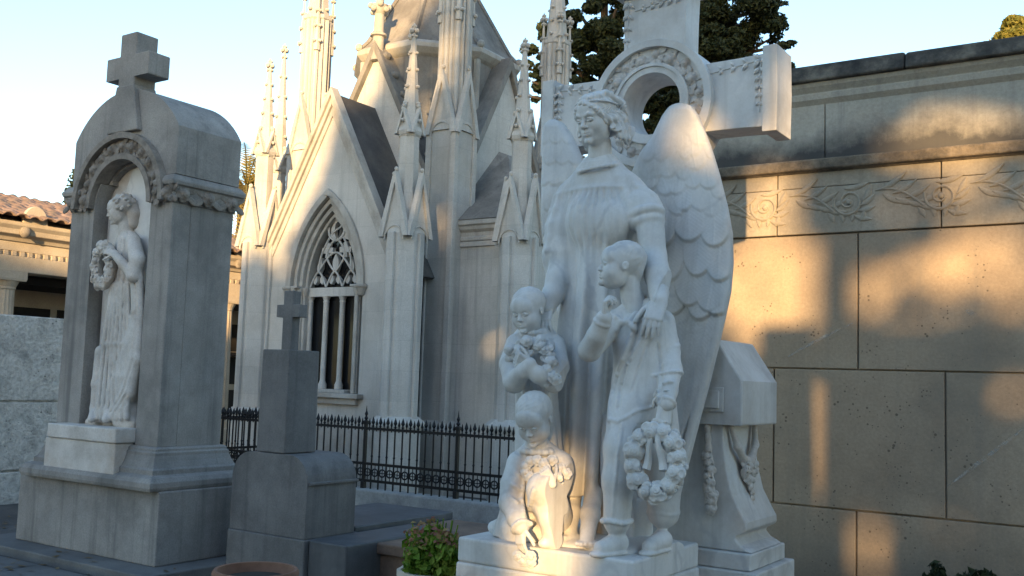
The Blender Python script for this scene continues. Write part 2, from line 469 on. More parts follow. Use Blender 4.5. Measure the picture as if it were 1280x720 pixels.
def frame(fwd, up=(0, 0, 1)):
    f = unit(fwd); r = unit(np.cross(f, up)); u = np.cross(r, f); return np.stack([r, f, u], 1)


def rpx(px, p): return px * float((np.array(p) - EYE) @ CFW) / FOC


def head(c, fwd, s, up=(0, 0, 1), hair=None, h=.003, eyes='closed', neck=None, ears=True, extra=None, child=False):
    """A carved head of height s about centre c, looking along fwd."""
    A = frame(fwd, up); c = np.array(c, float)
    W = lambda x, y, z: c + A @ (np.array([x, y, z]) * s)
    m = s * .85
    lo = c - m; hi = c + m
    if neck is not None:
        for p in neck[0]: lo = np.minimum(lo, np.array(p) - .09); hi = np.maximum(hi, np.array(p) + .09)
    cl = Clay(lo, hi, h)
    E = lambda x, y, z, rx, ry, rz, k=.05, op='+': cl.ell(W(x, y, z), np.array([rx, ry, rz]) * s, A, k * s, op)
    Cn = lambda p, q, ra, rb, k=.03, op='+': cl.cone(W(*p), W(*q), ra * s, rb * s, k * s, op)
    wide = 1.06 if child else 1.0
    E(0, -.07, .13, .325 * wide, .40, .36)
    E(0, .07, -.08, .27 * wide, .30, .36, .10)
    E(0, .17, -.36, .16, .15, .13, .14)
    for q in (-1, 1):
        E(q * .15, .20, -.14, .12, .12, .13, .10)
        E(q * .17, .06, -.27, .10, .14, .14, .10)
    E(0, .27, .16, .22, .10, .16, .10)
    if not child: Cn((-.15, .335, .055), (.15, .335, .055), .035, .035, .07)
    else:
        E(0, .26, .12, .27, .13, .20, .08)
        for q in (-1, 1): E(q * .15, .19, -.20, .135, .13, .13, .10)
    for q in (-1, 1):
        E(q * .125, .40 if child else .395, -.025 if child else -.015, .085, .070 if child else .075, .042 if child else .050, .05, '-')
        E(q * .125, .318, -.022, .068, .062, .046, .012)
        # lids
        Cn((q * .065, .368, -.018), (q * .125, .385, .008), .013, .015, .012); Cn((q * .125, .385, .008), (q * .19, .345, -.012), .015, .011, .012)
        if eyes == 'closed': Cn((q * .07, .370, -.035), (q * .125, .384, -.047), .009, .011, .008); Cn((q * .125, .384, -.047), (q * .185, .345, -.034), .011, .008, .008)
        bw = .010 if child else .017
        Cn((q * .05, .365, .062), (q * .13, .372, .092), bw, bw, .03); Cn((q * .13, .372, .092), (q * .205, .315, .062), bw, bw * .6, .03)
    ny = .018 if child else 0
    Cn((0, .345, .03 if not child else .0), (0, .425 - ny, -.125), .032, .046, .035)
    E(0, .432 - ny, -.135, .042, .040, .036, .025)
    for q in (-1, 1):
        E(q * .045, .395, -.148, .030, .040, .026, .02)
        E(q * .026, .42, -.178, .013, .022, .012, .008, '-')
    Cn((0, .375, -.185), (0, .375, -.215), .016, .018, .02)
    E(0, .33, -.26, .11, .06, .075, .06)
    for q in (-1, 1): Cn((0, .392, -.238), (q * .085, .345, -.256), .021, .011, .012)
    Cn((-.07, .352, -.287), (0, .385, -.292), .012, .024, .012); Cn((0, .385, -.292), (.07, .352, -.287), .024, .012, .012)
    Cn((-.085, .372, -.2645), (0, .414, -.2635), .0075, .0095, .006, '-'); Cn((0, .414, -.2635), (.085, .372, -.2645), .0095, .0075, .006, '-')
    E(0, .345, -.405, .075, .065, .06, .06)
    E(0, .375, -.338, .07, .03, .022, .03, '-')
    if ears:
        for q in (-1, 1):
            E(q * .325 * wide, -.02, -.035, .034, .068, .088, .012)
            E(q * .36 * wide, .0, -.03, .022, .04, .062, .012, '-')
    if neck is not None: cl.chain(neck[0], neck[1], .05 * s)
    if extra: extra(cl, W, A, s)
    if hair == 'cropped':
        E(0, -.085, .155, .345 * wide, .405, .365, .012)
        E(0, .345, .02, .40, .22, .275, .012, '-') if False else None
    return cl.mesh(1)


def hand(W_, d, n, s, sg=1, curl=(20, 25, 20), spread=.02, h=.0025, thumb=(.6, .75, .25), tcurl=15, arm=None):
    """A hand of length s: wrist W_, finger direction d, palm facing n, thumb on side sg."""
    d = unit(d); n = np.array(n, float); n = unit(n - d * (n @ d)); sd = np.cross(d, n) * sg
    P = lambda a, b, c_: np.array(W_, float) + (d * a + sd * b + n * c_) * s
    lo = np.array(W_) - s * 1.25; hi = np.array(W_) + s * 1.25
    cl = Clay(lo, hi, h)
    if arm is not None: cl.chain(arm[0], arm[1], .1 * s)
    offs = (.165, .055, -.055, -.155); lens = (.42, .47, .44, .35); rad = (.066, .068, .064, .056)
    cl.cone(P(-.05, 0, 0), P(.10, 0, 0), .155 * s, .15 * s, .08 * s, flat=(n, .62))
    for o, r in zip(offs, rad):
        cl.cone(P(.05, o * .75, 0), P(.50, o, -.02), .095 * s, .080 * s, .05 * s)
    cl.ell(P(.16, .13, .06), (.14 * s, .10 * s, .09 * s), np.stack([d, sd, n], 1), .06 * s)
    for i, (o, L, r) in enumerate(zip(offs, lens, rad)):
        p = P(.50, o, -.015); a = 0.0
        fan = (1.5 - i) * spread
        cu = curl[i] if isinstance(curl[0], (tuple, list)) else curl
        for j, f in enumerate((.44, .31, .25)):
            a += math.radians(cu[j])
            dv = (d * math.cos(a) + n * math.sin(a)) + sd * fan; dv = unit(dv)
            q = p + dv * L * f * s
            cl.cone(p, q, r * s * (1 - .1 * j), r * s * (.92 - .12 * j), .012 * s if j == 0 else .006 * s)
            p = q
    p = P(.10, .17, .03); dv = unit(d * thumb[0] + sd * thumb[1] + n * thumb[2]); a = 0
    for j, (L, r) in enumerate(((.24, .082), (.19, .068), (.15, .062))):
        q = p + dv * L * s
        cl.cone(p, q, r * s, r * .88 * s, .03 * s if j == 0 else .008 * s)
        p = q; dv = unit(dv + d * .35 * math.radians(tcurl) * 2 - sd * .25 * math.radians(tcurl) * 2 + n * .1)
    return cl.mesh(1)


def roses(name, items, lvs, mat, parent, h=.003, core=None, seed=1):
    """Carved roses: overlapping cupped petals round a bud, with broad leaves; one mesh."""
    g = np.random.default_rng(seed)
    C_ = np.array([i[0] for i in items] + [l[0] for l in lvs] + ([p for p in core[0]] if core else []), float)
    m = max([i[2] * 1.4 for i in items] + [l[2] for l in lvs] + [.02] + ([max(core[1]) + .01] if core else []))
    cl = Clay(C_.min(0) - m, C_.max(0) + m, h)
    if core: cl.chain(core[0], core[1], .02)
    for c, d, ln, w, n in lvs:
        d = unit(d); n = np.array(n, float); n = unit(n - d * (n @ d)); A = np.stack([d, np.cross(n, d), n], 1)
        cl.ell(np.array(c) + d * ln * .3, (ln * .55, w, max(.006, w * .32)), A, .003)
        cl.cone(np.array(c) - d * ln * .2 + n * w * .36, np.array(c) + d * ln * .75 + n * w * .30, .003, .002, .003, '-')
    for c, n, r in items:
        n = unit(n); a = unit(np.cross(n, (.3, .5, .81))); b = np.cross(n, a); c = np.array(c, float); ph = g.random() * 6.28
        cl.ell(c - n * r * .25, (r * .8, r * .8, r * .5), np.stack([a, b, n], 1), .004)
        cl.ell(c + n * r * .02, (r * .62, r * .62, r * .60), np.stack([a, b, n], 1), 0)
        for k in range(5):                                   # outer petals, each curling away from the bud
            th = ph + 2 * PI * k / 5; d = a * math.cos(th) + b * math.sin(th); t = np.cross(n, d)
            nn = unit(n + d * .75); vv = np.cross(nn, t); cc = c + d * r * .66 - n * r * .02
            cl.ell(cc, (r * .52, r * .42, r * .20), np.stack([t, vv, nn], 1), 0)
            cl.ell(cc + nn * r * .22, (r * .34, r * .26, r * .13), np.stack([t, vv, nn], 1), .001, '-')
        pr = None                                            # deep spiral cleft of the bud
        for t in range(22):
            th = ph + t * .60; rr = r * (.07 + .0245 * t); hz = .64 * math.sqrt(max(0, 1 - (rr / (r * .64)) ** 2)); e = c + (a * math.cos(th) + b * math.sin(th)) * rr + n * r * (hz + .0)
            if pr is not None: cl.cone(pr, e, max(r * .062, h * .75), max(r * .062, h * .75), 0, '-')
            pr = e
    V, Q = cl.mesh(0)
    return obj(name, np_mesh(name, V, Q, True), mat, parent)
# ------------------------------------------------------------------ ground
GZ = -.08
mb = MB(); mb.box(-110, -60, GZ - .5, 90, 130, GZ)
tag(mb.build('ground', M['ground']), 'dark gravelly ground of the cemetery', 'ground', kind='structure')
mb = MB()
mb.box(-9.25, 5.02, GZ - .1, -6.62, 6.35, .0)
o = mb.build('paving', M['paving'], bevel=.012); tag(o, 'grey stone paving under the tall arched tomb', 'paving', kind='structure')
mb = MB()
for i in range(7):
    for j in range(3):
        x = -10.9 + i * .62; y = 2.9 + j * .66
        mb.box(x, y, GZ - .05, x + .61, y + .65, GZ + .035 + .004 * ((i * 3 + j) % 3))
tag(mb.build('pavement', M['paving'], bevel=.01), 'grey slab pavement in front of the tombs', 'pavement', kind='structure')

# ------------------------------------------------------------------ boundary wall behind the angel
YW = 7.0
wall = thing('boundary_wall', 'tan sandstone wall of large blocks with carved scroll frieze and dark coping', 'wall', (-.2, YW, 0))
mb = MB(); mb.box(-2.94, YW + .03, -.3, 3.5, YW + .75, 3.05)
mb.build('core', M['sand_plain'], wall)
mb = MB()
g = .005
courses = [(-.20, .80, -1.80), (.80, 1.75, -2.375), (1.75, 2.70, -1.79)]
for ci, (z0, z1, xj) in enumerate(courses):
    xs = [xj + 1.14 * k for k in range(-4, 6)]
    xs = [-2.95] + [x for x in xs if -2.9 < x < 3.4] + [3.5]
    for a, b in zip(xs, xs[1:]):
        mb.box(a + g, YW + .0015 * ((ci + len(mb.v)) % 3), z0 + g, b - g, YW + .06, z1 - g)
mb.build('wall_blocks', M['sand'], wall, bevel=.006)
# frieze course with carved scrolls
mb = MB()
xs = [-2.95, -2.36, -1.25, -.14, .97, 2.08, 3.5]
for a, b in zip(xs, xs[1:]): mb.box(a + .004, YW - .012, 2.705, b - .004, YW + .06, 3.035); mb.box(a + .004, YW - .005, 3.039, b - .004, YW + .06, 3.146)
fr = mb.build('frieze_course', M['sand_plain'], wall, bevel=.006)
mb = MB()
def spiral(cx, cz, r0, turns, d, a0, n=34):
    return [(cx + d * r0 * (1 - t / n * .86) * math.cos(a0 + turns * 2 * PI * t / n), YW - .014, cz + r0 * (1 - t / n * .86) * math.sin(a0 + turns * 2 * PI * t / n)) for t in range(n + 1)]
def leaf_rel(x, z, ang, ln, w):
    """A carved leaf lying on the wall face."""
    ca, sa = math.cos(ang), math.sin(ang); rings = []
    for i in range(7):
        t = i / 6; ww = w * math.sin(PI * min(1, t * .92 + .06)) ; bend = .25 * ln * t * t
        px, pz = x + ca * ln * t - sa * bend, z + sa * ln * t + ca * bend
        rings.append([(px - sa * ww * math.cos(q) , YW - .011 - (.011 * (1 - .3 * t)) * max(0, math.sin(q)), pz + ca * ww * math.cos(q)) for q in np.linspace(0, PI, 6)])
    mb.loft(rings, cap=False, closed=False)
for k in range(10):
    x0 = -2.85 + .60 * k; cx, cz = x0 + .40, 2.915
    sp_ = spiral(cx, cz, .105, 1.7, 1, PI * .9)
    mb.tube(sp_[::-1], [.006 + .007 * i / 34 for i in range(35)], 6)
    mb.ball((cx, YW - .012, cz), .022, 8, 5, (1, .6, 1))
    tail = [(x0 - .02 + .315 * t, YW - .013, 2.985 - .13 * t + .05 * math.sin(PI * t)) for t in np.linspace(0, 1, 9)]
    mb.tube(tail, [.006 + .007 * t for t in np.linspace(0, 1, 9)], 6)
    for q in range(4):
        t = q / 3; leaf_rel(x0 + .01 + .25 * t, 2.985 - .10 * t, .34 - .20 * t, .20 - .05 * t, .022)
        leaf_rel(x0 + .03 + .24 * t, 2.955 - .10 * t, -.75 + .45 * t, .15 - .03 * t, .022)
    for q in range(4): leaf_rel(cx + .04 + .02 * q, cz - .10 + .035 * q, -.5 + .45 * q, .12, .022)
    for q in range(4): leaf_rel(cx - .10 + .06 * q, 2.775, 1.9 - .3 * q, .085, .020)
    leaf_rel(cx - .03, cz + .095, -.05, .17, .022)
mb.build('carved_scroll', M['sand_plain'], fr, smooth='auto')
mb = MB()
mb.prism([(YW - .013, 3.145), (YW - .025, 3.152), (YW - .055, 3.158), (YW - .062, 3.165), (YW - .062, 3.225), (YW - .05, 3.235), (YW + .10, 3.255), (YW + .10, 3.145)], -3.01, 3.55, 'x')
mb.build('ledge', M['ledge'], wall, bevel=.012)
mb = MB()
xs = [-2.95, -2.03, -.7, .7, 2.1, 3.5]
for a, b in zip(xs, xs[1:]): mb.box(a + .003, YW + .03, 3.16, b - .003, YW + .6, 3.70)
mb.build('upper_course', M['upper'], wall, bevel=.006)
mb = MB()
mb.prism([(YW + .035, 3.64), (YW + .0, 3.68), (YW - .005, 3.72), (YW + .015, 3.73), (YW - .02, 3.77), (YW - .03, 3.80), (YW + .75, 3.80), (YW + .75, 3.64)], -2.99, 3.55, 'x')
mb.build('cornice', M['upper'], wall, bevel=.006)
mb = MB(); random.seed(3)
x = -3.05
while x < 3.5:
    w = random.uniform(.7, 1.0); dz = random.uniform(-.012, .012)
    mb.box(x + .0015, YW - .07 + dz * .5, 3.80, min(x + w, 3.6) - .0015, YW + .85, 3.925 + dz * .6, tx=0, ty=.03); x += w
mb.build('coping', M['coping'], wall, bevel=.02, seg=3)

# pale scuffs dragged across the blocks
m, nt, b_ = new_mat('pale_scuff'); Lk = nt.links.new
b_.inputs['Base Color'].default_value = (.55, .52, .47, 1); b_.inputs['Roughness'].default_value = .9
tr = N(nt, 'ShaderNodeBsdfTransparent'); mx = N(nt, 'ShaderNodeMixShader'); gp_ = N(nt, 'ShaderNodeNewGeometry')
nz_ = N(nt, 'ShaderNodeTexNoise', Scale=16.0, Detail=6.0, Roughness=.7); Lk(gp_.outputs['Position'], nz_.inputs['Vector'])
Lk(ramp(nt, nz_.outputs[0], [(.40, (0,) * 3), (.66, (.75,) * 3)]), mx.inputs[0]); Lk(tr.outputs[0], mx.inputs[1]); Lk(b_.outputs[0], mx.inputs[2]); Lk(mx.outputs[0], nt.nodes['Material Output'].inputs[0])
for pts, w_ in (([(1184, 608), (1215, 585), (1248, 560), (1290, 528)], .016), ([(985, 446), (1005, 434), (1030, 421), (1066, 404)], .012), ([(1206, 388), (1214, 391), (1222, 393)], .018)):
    c_ = [at(x, y, Y=YW - .0035) for x, y in pts]; V = []
    for i, p_ in enumerate(c_): ww = w_ * (.35 if i in (0, len(c_) - 1) else 1); V += [p_ + np.array([0, 0, ww]), p_ - np.array([0, 0, ww])]
    obj('scuff', np_mesh('scuff', np.array(V), [(2 * i, 2 * i + 1, 2 * i + 3, 2 * i + 2) for i in range(len(c_) - 1)]), m, wall)

# ------------------------------------------------------------------ tall arched tomb on the left
T = thing('arched_tomb', 'tall grey stone tomb with rounded top, small cross and white relief figure in its niche', 'tomb', (-7.85, 5.7, 0))
mb = MB()
mb.box(-8.90, 5.29, .0, -6.89, 6.10, .60)
mb.build('base', M['grey'], T, bevel=.012)
mb = MB()
def ring_rect(x0, y0, x1, y1, prof):
    """Moulding running round a rectangle: prof of (outset, z)."""
    mb.loft([[(x0 - d, y0 - d, z), (x1 + d, y0 - d, z), (x1 + d, y1 + d, z), (x0 - d, y1 + d, z)] for d, z in prof])
BX0, BX1, BY0, BY1 = -8.57, -7.10, 5.40, 6.06
ring_rect(BX0, BY0, BX1, BY1, [(.19, .602), (.20, .63), (.20, .67), (.175, .705), (.12, .725), (.12, .765), (.10, .78), (.075, .83), (.06, .875), (.06, .90), (.045, .91), (.045, .93), (.02, .945)])
mb.build('base_moulding', M['grey'], T, bevel=.004)
# shaft with niche
NX, NR, NZ = -7.81, .41, 3.02
niche = [(NX - NR, .946)] + [(NX - NR * math.cos(PI * t / 20), NZ + NR * math.sin(PI * t / 20)) for t in range(21)] + [(NX + NR, .946)]
mb = MB()
out = [(BX0, .945), (NX - NR, .945)] + niche[1:-1] + [(NX + NR, .945), (BX1, .945), (BX1, 3.04)]
# front plate left and right of the niche, then the body behind
nz = [p for p in niche[1:-1] if p[1] < 3.265]; hl = [p for p in nz if p[0] < NX]; hr_ = [p for p in nz if p[0] > NX]
mb.prism([(BX0, .945), (NX - NR, .945)] + hl + [(hl[-1][0], 3.268), (BX0, 3.268)], BY0, BY0 + .19, 'y')
mb.prism([(NX + NR, .945), (BX1, .945), (BX1, 3.268), (hr_[0][0], 3.268)] + hr_, BY0, BY0 + .19, 'y')
mb.box(BX0, BY0 + .192, .945, BX1, BY1, 3.268)
mb.build('shaft', M['grey'], T, bevel=.006)
mb = MB()
nin = [(NX - NR + .002, .95)] + [(NX - (NR - .002) * math.cos(PI * t / 20), NZ + (NR - .002) * math.sin(PI * t / 20)) for t in range(21)] + [(NX + NR - .002, .95)]
mb.prism(nin, BY0 + .15, BY0 + .188, 'y'); mb.build('niche_back', M['marble_worn'], T)
# arched top
TX0, TX1, TY0, TY1 = BX0 + .01, BX1 + .03, BY0 - .015, BY1 + .02
w2 = (TX1 - TX0) / 2; xc = (TX0 + TX1) / 2; rise = .41; R = (w2 * w2 + rise * rise) / (2 * rise)
am = math.asin(w2 / R)
arc = [(xc + R * math.sin(am * t / 14), 3.69 + rise - R + R * math.cos(am * t / 14)) for t in range(-14, 15)]
# cut the arch mouth by building the top as a plate above the archivolt
mb = MB()
RO = .63
mouth = [(NX + RO * math.cos(PI * t / 24), NZ + .04 + RO * math.sin(PI * t / 24)) for t in range(25)]
top = [(TX0, 3.27)] + arc + [(TX1, 3.27)]
mth = [p for p in mouth if p[1] > 3.275]
mb.prism([(TX0, 3.27)] + arc + [(TX1, 3.27), (mth[0][0], 3.27)] + mth + [(mth[-1][0], 3.27)], TY0, TY0 + .10, 'y')
mth = [p for p in [(NX + NR * math.cos(PI * t / 24), NZ + NR * math.sin(PI * t / 24)) for t in range(25)] if p[1] > 3.275]
mb.prism([(TX0, 3.27)] + arc + [(TX1, 3.27), (mth[0][0], 3.27)] + mth + [(mth[-1][0], 3.27)], TY0 + .10, BY0 + .19, 'y')
mb.prism([(TX0, 3.27)] + arc + [(TX1, 3.27)], BY0 + .19, TY1, 'y')
mb.build('rounded_top', M['grey'], T, bevel=.006)
# archivolt: two rings and leafy band
mb = MB()
def arch_ring(cx, cz, r0, r1, y0, y1, n=28, a0=0, a1=PI):
    o = [(cx + r1 * math.cos(a0 + (a1 - a0) * t / n), cz + r1 * math.sin(a0 + (a1 - a0) * t / n)) for t in range(n + 1)]
    i = [(cx + r0 * math.cos(a0 + (a1 - a0) * t / n), cz + r0 * math.sin(a0 + (a1 - a0) * t / n)) for t in range(n, -1, -1)]
    mb.prism(o + i, y0, y1, 'y')
arch_ring(NX, NZ + .02, .60, .655, BY0 - .085, BY0 + .1)
arch_ring(NX, NZ + .02, .415, .47, BY0 - .06, BY0 + .1)
arch_ring(NX, NZ + .02, .465, .605, BY0 - .03, BY0 + .1)
av = mb.build('archivolt', M['ornament'], T, bevel=.006)

def blossom(mb, c, r, nrm=(0, -1, 0), petals=6, rs=None):
    """A carved rose: bud and two rings of cupped petals facing nrm."""
    nrm = Vector(nrm).normalized(); a = nrm.orthogonal().normalized(); b = nrm.cross(a)
    c = Vector(c); ph = random.random() * 6
    def cup(k, n, rad, out, lift, size):
        th = ph + 2 * PI * k / n
        d = a * math.cos(th) + b * math.sin(th); t = nrm.cross(d)
        cc = c + d * out + nrm * lift
        rings = []
        for i in range(5):
            u = -1 + 2 * i / 4
            rings.append([cc + t * (size * u) * math.sqrt(max(0.02, 1 - (v * .5) ** 2)) * (1 - .25 * v) + d * (size * .42 * v - .35 * size * u * u) + nrm * (size * (.55 * (1 - u * u) * (1 - abs(v)) + .35 * v)) for v in (-1, -.3, .4, 1)])
        mb.loft(rings, cap=False, closed=False)
    mb.ball(c + nrm * r * .25, r * .42, 8, 5)
    for k in range(4): cup(k, 4, r, r * .34, r * .28, r * .42)
    for k in range(petals): cup(k + .5, petals, r, r * .68, r * .10, r * .50)
    mb.ball(c - nrm * r * .1, r * .75, 8, 5)

def leaf3(mb, c, d, ln, w, nrm):
    d = Vector(d).normalized(); nrm = Vector(nrm).normalized(); t = nrm.cross(d).normalized(); c = Vector(c)
    rings = []
    for i in range(6):
        u = i / 5; ww = w * math.sin(PI * (u * .9 + .07))
        base = c + d * ln * u + nrm * ln * .35 * math.sin(PI * u)
        rings.append([base - t * ww - nrm * w * .3, base + nrm * w * .15, base + t * ww - nrm * w * .3])
    mb.loft(rings, cap=False, closed=False)

random.seed(5); it = []; lf = []
for k in range(11):
    th = PI * (k + .5) / 11; c = (NX + .535 * math.cos(th), BY0 - .035, NZ + .02 + .535 * math.sin(th))
    it.append((c, (0, -1, 0), .058 if k % 2 else .070))
    for q in range(5):
        a2 = random.random() * 6.28; lf.append(((c[0] + .06 * math.cos(a2), c[1], c[2] + .06 * math.sin(a2)), (math.cos(a2), -.15, math.sin(a2)), .075, .026, (0, -1, 0)))
roses('flower_band', it, lf, M['ornament'], av, .0045)
# cornice on the sides (front stubs and right face)
mb = MB()
def cornice_run(x0, y0, x1, y1):
    ring_rect(x0, y0, x1, y1, [(.0, 3.02), (.012, 3.03), (.012, 3.05), (.025, 3.055), (.045, 3.165), (.068, 3.175), (.075, 3.20), (.072, 3.215), (.055, 3.235), (.045, 3.25), (.02, 3.268)])
cornice_run(BX0, BY0 + .005, BX0 + .13, BY1); cornice_run(BX1 - .13, BY0 + .005, BX1, BY1)
mb.box(BX0 + .12, BY1 - .05, 3.02, BX1 - .12, BY1 + .08, 3.25)
cn = mb.build('cornice', M['grey'], T, bevel=.004)
for c, nn in [((BX1 + .035, y, 3.10), (1, 0, 0)) for y in (BY0 + .07, BY0 + .34, BY1 - .06)] + [((x, BY0 - .03, 3.10), (0, -1, 0)) for x in (BX1 - .06, BX0 + .06)]:
    sd = (0, 1, 0) if nn[0] else (1, 0, 0)
    roses('rosette', [(tuple(np.array(c) + np.array(nn) * .012), nn, .072)], [(tuple(np.array(c) + np.array(sd) * s1 * .07 + np.array((0, 0, s2 * .03))), tuple(np.array(sd) * s1 + np.array((0, 0, s2 * .5))), .11, .030, nn) for s1 in (-1, 1) for s2 in (-1, 1)], M['ornament'], cn, .0045)
# cross on a tapering pilaster
mb = MB()
CX, CY0, CY1 = -7.80, 5.345, 5.575
mb.prism([(CX - .225, 3.70), (CX + .225, 3.70), (CX + .12, 4.13), (CX - .12, 4.13)], CY0 - .010, CY1 + .005, 'y')
cr = [(-.115, 4.12), (-.115, 4.20), (-.305, 4.20), (-.305, 4.41), (-.115, 4.41), (-.115, 4.615), (.115, 4.615), (.115, 4.41), (.305, 4.41), (.305, 4.20), (.115, 4.20), (.115, 4.12)]
mb.prism([(CX + x, z) for x, z in cr], CY0, CY1, 'y')
mb.build('cross', M['grey'], T, bevel=.012)
mb = MB()
mb.box(-8.44, 5.225, .602, -7.42, 5.41, .96, t=0)
mb.box(-8.39, 5.205, .962, -7.40, 5.60, 1.085)
pl = mb.build('figure_pedestal', M['marble_worn'], T, bevel=.012)

# ------------------------------------------------------------------ middle tomb with thin cross
K = thing('cross_tomb', 'dark blue-grey tomb with a square pillar and a thin cross on top', 'tomb', (-6.14, 6.0, 0))
mb = MB()
mx0, mx1, my0, my1 = -6.58, -5.71, 5.77, 6.34
qr = .21
sh_l = [(mx0 + qr - qr * math.cos(t * PI / 20), .735 + qr * math.sin(t * PI / 20)) for t in range(11)]
mb.prism([(mx0, .30)] + sh_l + [(mx0 + mx1 - x, z) for x, z in sh_l[::-1]] + [(mx1, .30)], my0, my1, 'y')
mb.build('body', M['mid'], K, bevel=.02, seg=3)
mb = MB(); mb.box(mx0 - .012, my0 - .012, -.1, mx1 + .012, my1 + .05, .297); mb.build('plinth', M['mid'], K, bevel=.012)
mb = MB(); mb.box(mx1 + .016, my0 + .03, -.1, mx1 + .42, my1 + .7, .30, t=.0); mb.build('ledge', M['grey_dark'], K, bevel=.015)
mb = MB()
mb.prism([(mx1 - .02, .715), (mx1 + .016, .715), (mx1 + .020, .722), (mx1 + .020, .738), (mx1 - .02, .742)], my0 + .02, my1 + .01, 'y')
mb.build('string_moulding', M['mid'], K, bevel=.003)
mb = MB(); mb.box(-6.315, my0 + .005, .95, -5.99, my0 + .36, 1.79, t=.006); mb.build('pillar', M['mid'], K, bevel=.008)
mb = MB()
q = -6.05 - .1; yq = my0 + .16
mb.prism([(q - .055, 1.788), (q + .055, 1.788), (q + .055, 2.065), (q + .135, 2.065), (q + .135, 2.17), (q + .055, 2.17), (q + .055, 2.285), (q - .055, 2.285), (q - .055, 2.17), (q - .135, 2.17), (q - .135, 2.065), (q - .055, 2.065)], yq - .045, yq + .045, 'y')
mb.build('cross', M['mid'], K, bevel=.006)

L1 = thing('ledger_tomb', 'low dark flat slab tomb between the cross tomb and the flower pot', 'tomb', (-6.25, 7.1, 0))
mb = MB(); mb.box(-6.66, 6.46, GZ, -5.84, 7.72, .255); mb.build('plinth', M['grey_dark'], L1, bevel=.01)
mb = MB(); mb.box(-6.72, 6.42, .256, -5.77, 7.80, .33); mb.build('slab', M['grey_dark'], L1, bevel=.012)
L2 = thing('low_brown_tomb', 'low brown stone tomb behind the flower pot, below the iron railing', 'tomb', (-5.3, 7.2, 0))
mb = MB(); mb.box(-5.65, 6.2, GZ, -5.02, 7.62, .195); mb.build('plinth', M['brick'], L2, bevel=.01)
mb = MB(); mb.box(-5.68, 6.15, .196, -4.98, 7.68, .28); mb.build('slab', M['brick'], L2, bevel=.012)

# ------------------------------------------------------------------ iron railing round the chapel
FY = 9.40
FN = thing('iron_railing', 'low black iron railing with spear tips on a pale stone kerb', 'railing', (-7.5, FY, 0))
mb = MB(); mb.box(-11.25, FY - .13, GZ - .1, -3.4, FY + .13, .22); mb.box(-11.25, FY + .13, GZ - .1, -10.99, FY + 6, .22)
mb.build('kerb', M['kerb'], FN, bevel=.02)
posts = [-11.1, -9.75, -8.35, -6.93, -5.51, -4.1]
def spear(mb, x, y, z, s=1.0):
    mb.lathe(x, y, [(.006 * s, z - .02), (.014 * s, z), (.006 * s, z + .012), (.008 * s, z + .02), (.019 * s, z + .045), (.012 * s, z + .075), (.002, z + .115)], 6)
def fence_post(x, y):
    mb = MB(); mb.sq(x, y, [(.026, .20), (.026, .30), (.018, .31), (.018, 1.0), (.026, 1.01), (.026, 1.04), (.014, 1.05)])
    mb.lathe(x, y, [(.012, 1.05), (.026, 1.075), (.012, 1.10), (.022, 1.13), (.010, 1.16), (.002, 1.23)], 8)
    return mb.build('post', M['iron'], FN)
def fence_panel(p0, p1):
    mb = MB(); p0 = Vector(p0); p1 = Vector(p1); d = (p1 - p0); L = d.length; d.normalize(); n = Vector((-d.y, d.x))
    def bar(a, b, z0, z1, t=.007):
        A = p0 + d * a; B = p0 + d * b
        q = [(A + n * t), (B + n * t), (B - n * t), (A - n * t)]
        mb.loft([[(v.x, v.y, z0) for v in q[::-1]], [(v.x, v.y, z1) for v in q[::-1]]])
    for z in (.30, .505, .935): bar(.02, L - .02, z, z + .032, .014)
    k = int(L / .112); st = L / k
    for i in range(1, k):
        c = p0 + d * (st * i)
        mb.lathe(c.x, c.y, [(.011, .22), (.011, .60), (.017, .615), (.011, .63), (.011, 1.0)], 6); spear(mb, c.x, c.y, .985, 1.35)
        mb.lathe(c.x, c.y, [(.009, .93), (.02, .945), (.009, .965)], 6)
    for i in range(k):
        c = p0 + d * (st * (i + .5))
        for rr, zz in ((.045, .418),):
            pts = [(c.x + d.x * rr * math.cos(2 * PI * t / 12), c.y + d.y * rr * math.cos(2 * PI * t / 12), zz + rr * math.sin(2 * PI * t / 12)) for t in range(13)]
            mb.tube(pts, .010, 5)
        mb.tube([(c.x, c.y, .33), (c.x, c.y, .505)], .006, 5)
        mb.tube([(c.x - d.x * .045, c.y - d.y * .045, .418), (c.x + d.x * .045, c.y + d.y * .045, .418)], .006, 5)
        mb.lathe(c.x, c.y, [(.0075, .92), (.0075, .99)], 6); spear(mb, c.x, c.y, .965, .9)
    return mb.build('rail_panel', M['iron'], FN)
for a, b in zip(posts, posts[1:]): fence_panel((a, FY), (b, FY))
for x in posts: fence_post(x, FY)
ys = [FY, FY + 1.4, FY + 2.8, FY + 4.2]
for a, b in zip(ys, ys[1:]): fence_panel((-11.1, a), (-11.1, b)); fence_post(-11.1, b)

# ------------------------------------------------------------------ gothic chapel
CXC, CYC = -10.58, 13.3
H = thing('gothic_chapel', 'pale stone gothic chapel with traceried window, steep gables and tall pinnacles', 'chapel', (CXC, CYC, 0))
TO = 1.5; FB = 10.85
def pointed(a, h, n=12):
    Rr = (a * a + h * h) / (2 * a); th = math.acos((Rr - a) / Rr)
    left = [(Rr - a - Rr * math.cos(th * t / n), Rr * math.sin(th * t / n)) for t in range(n + 1)]
    return left + [(-x, z) for x, z in left[::-1][1:]]
SPR, SILL = 2.90, 1.33
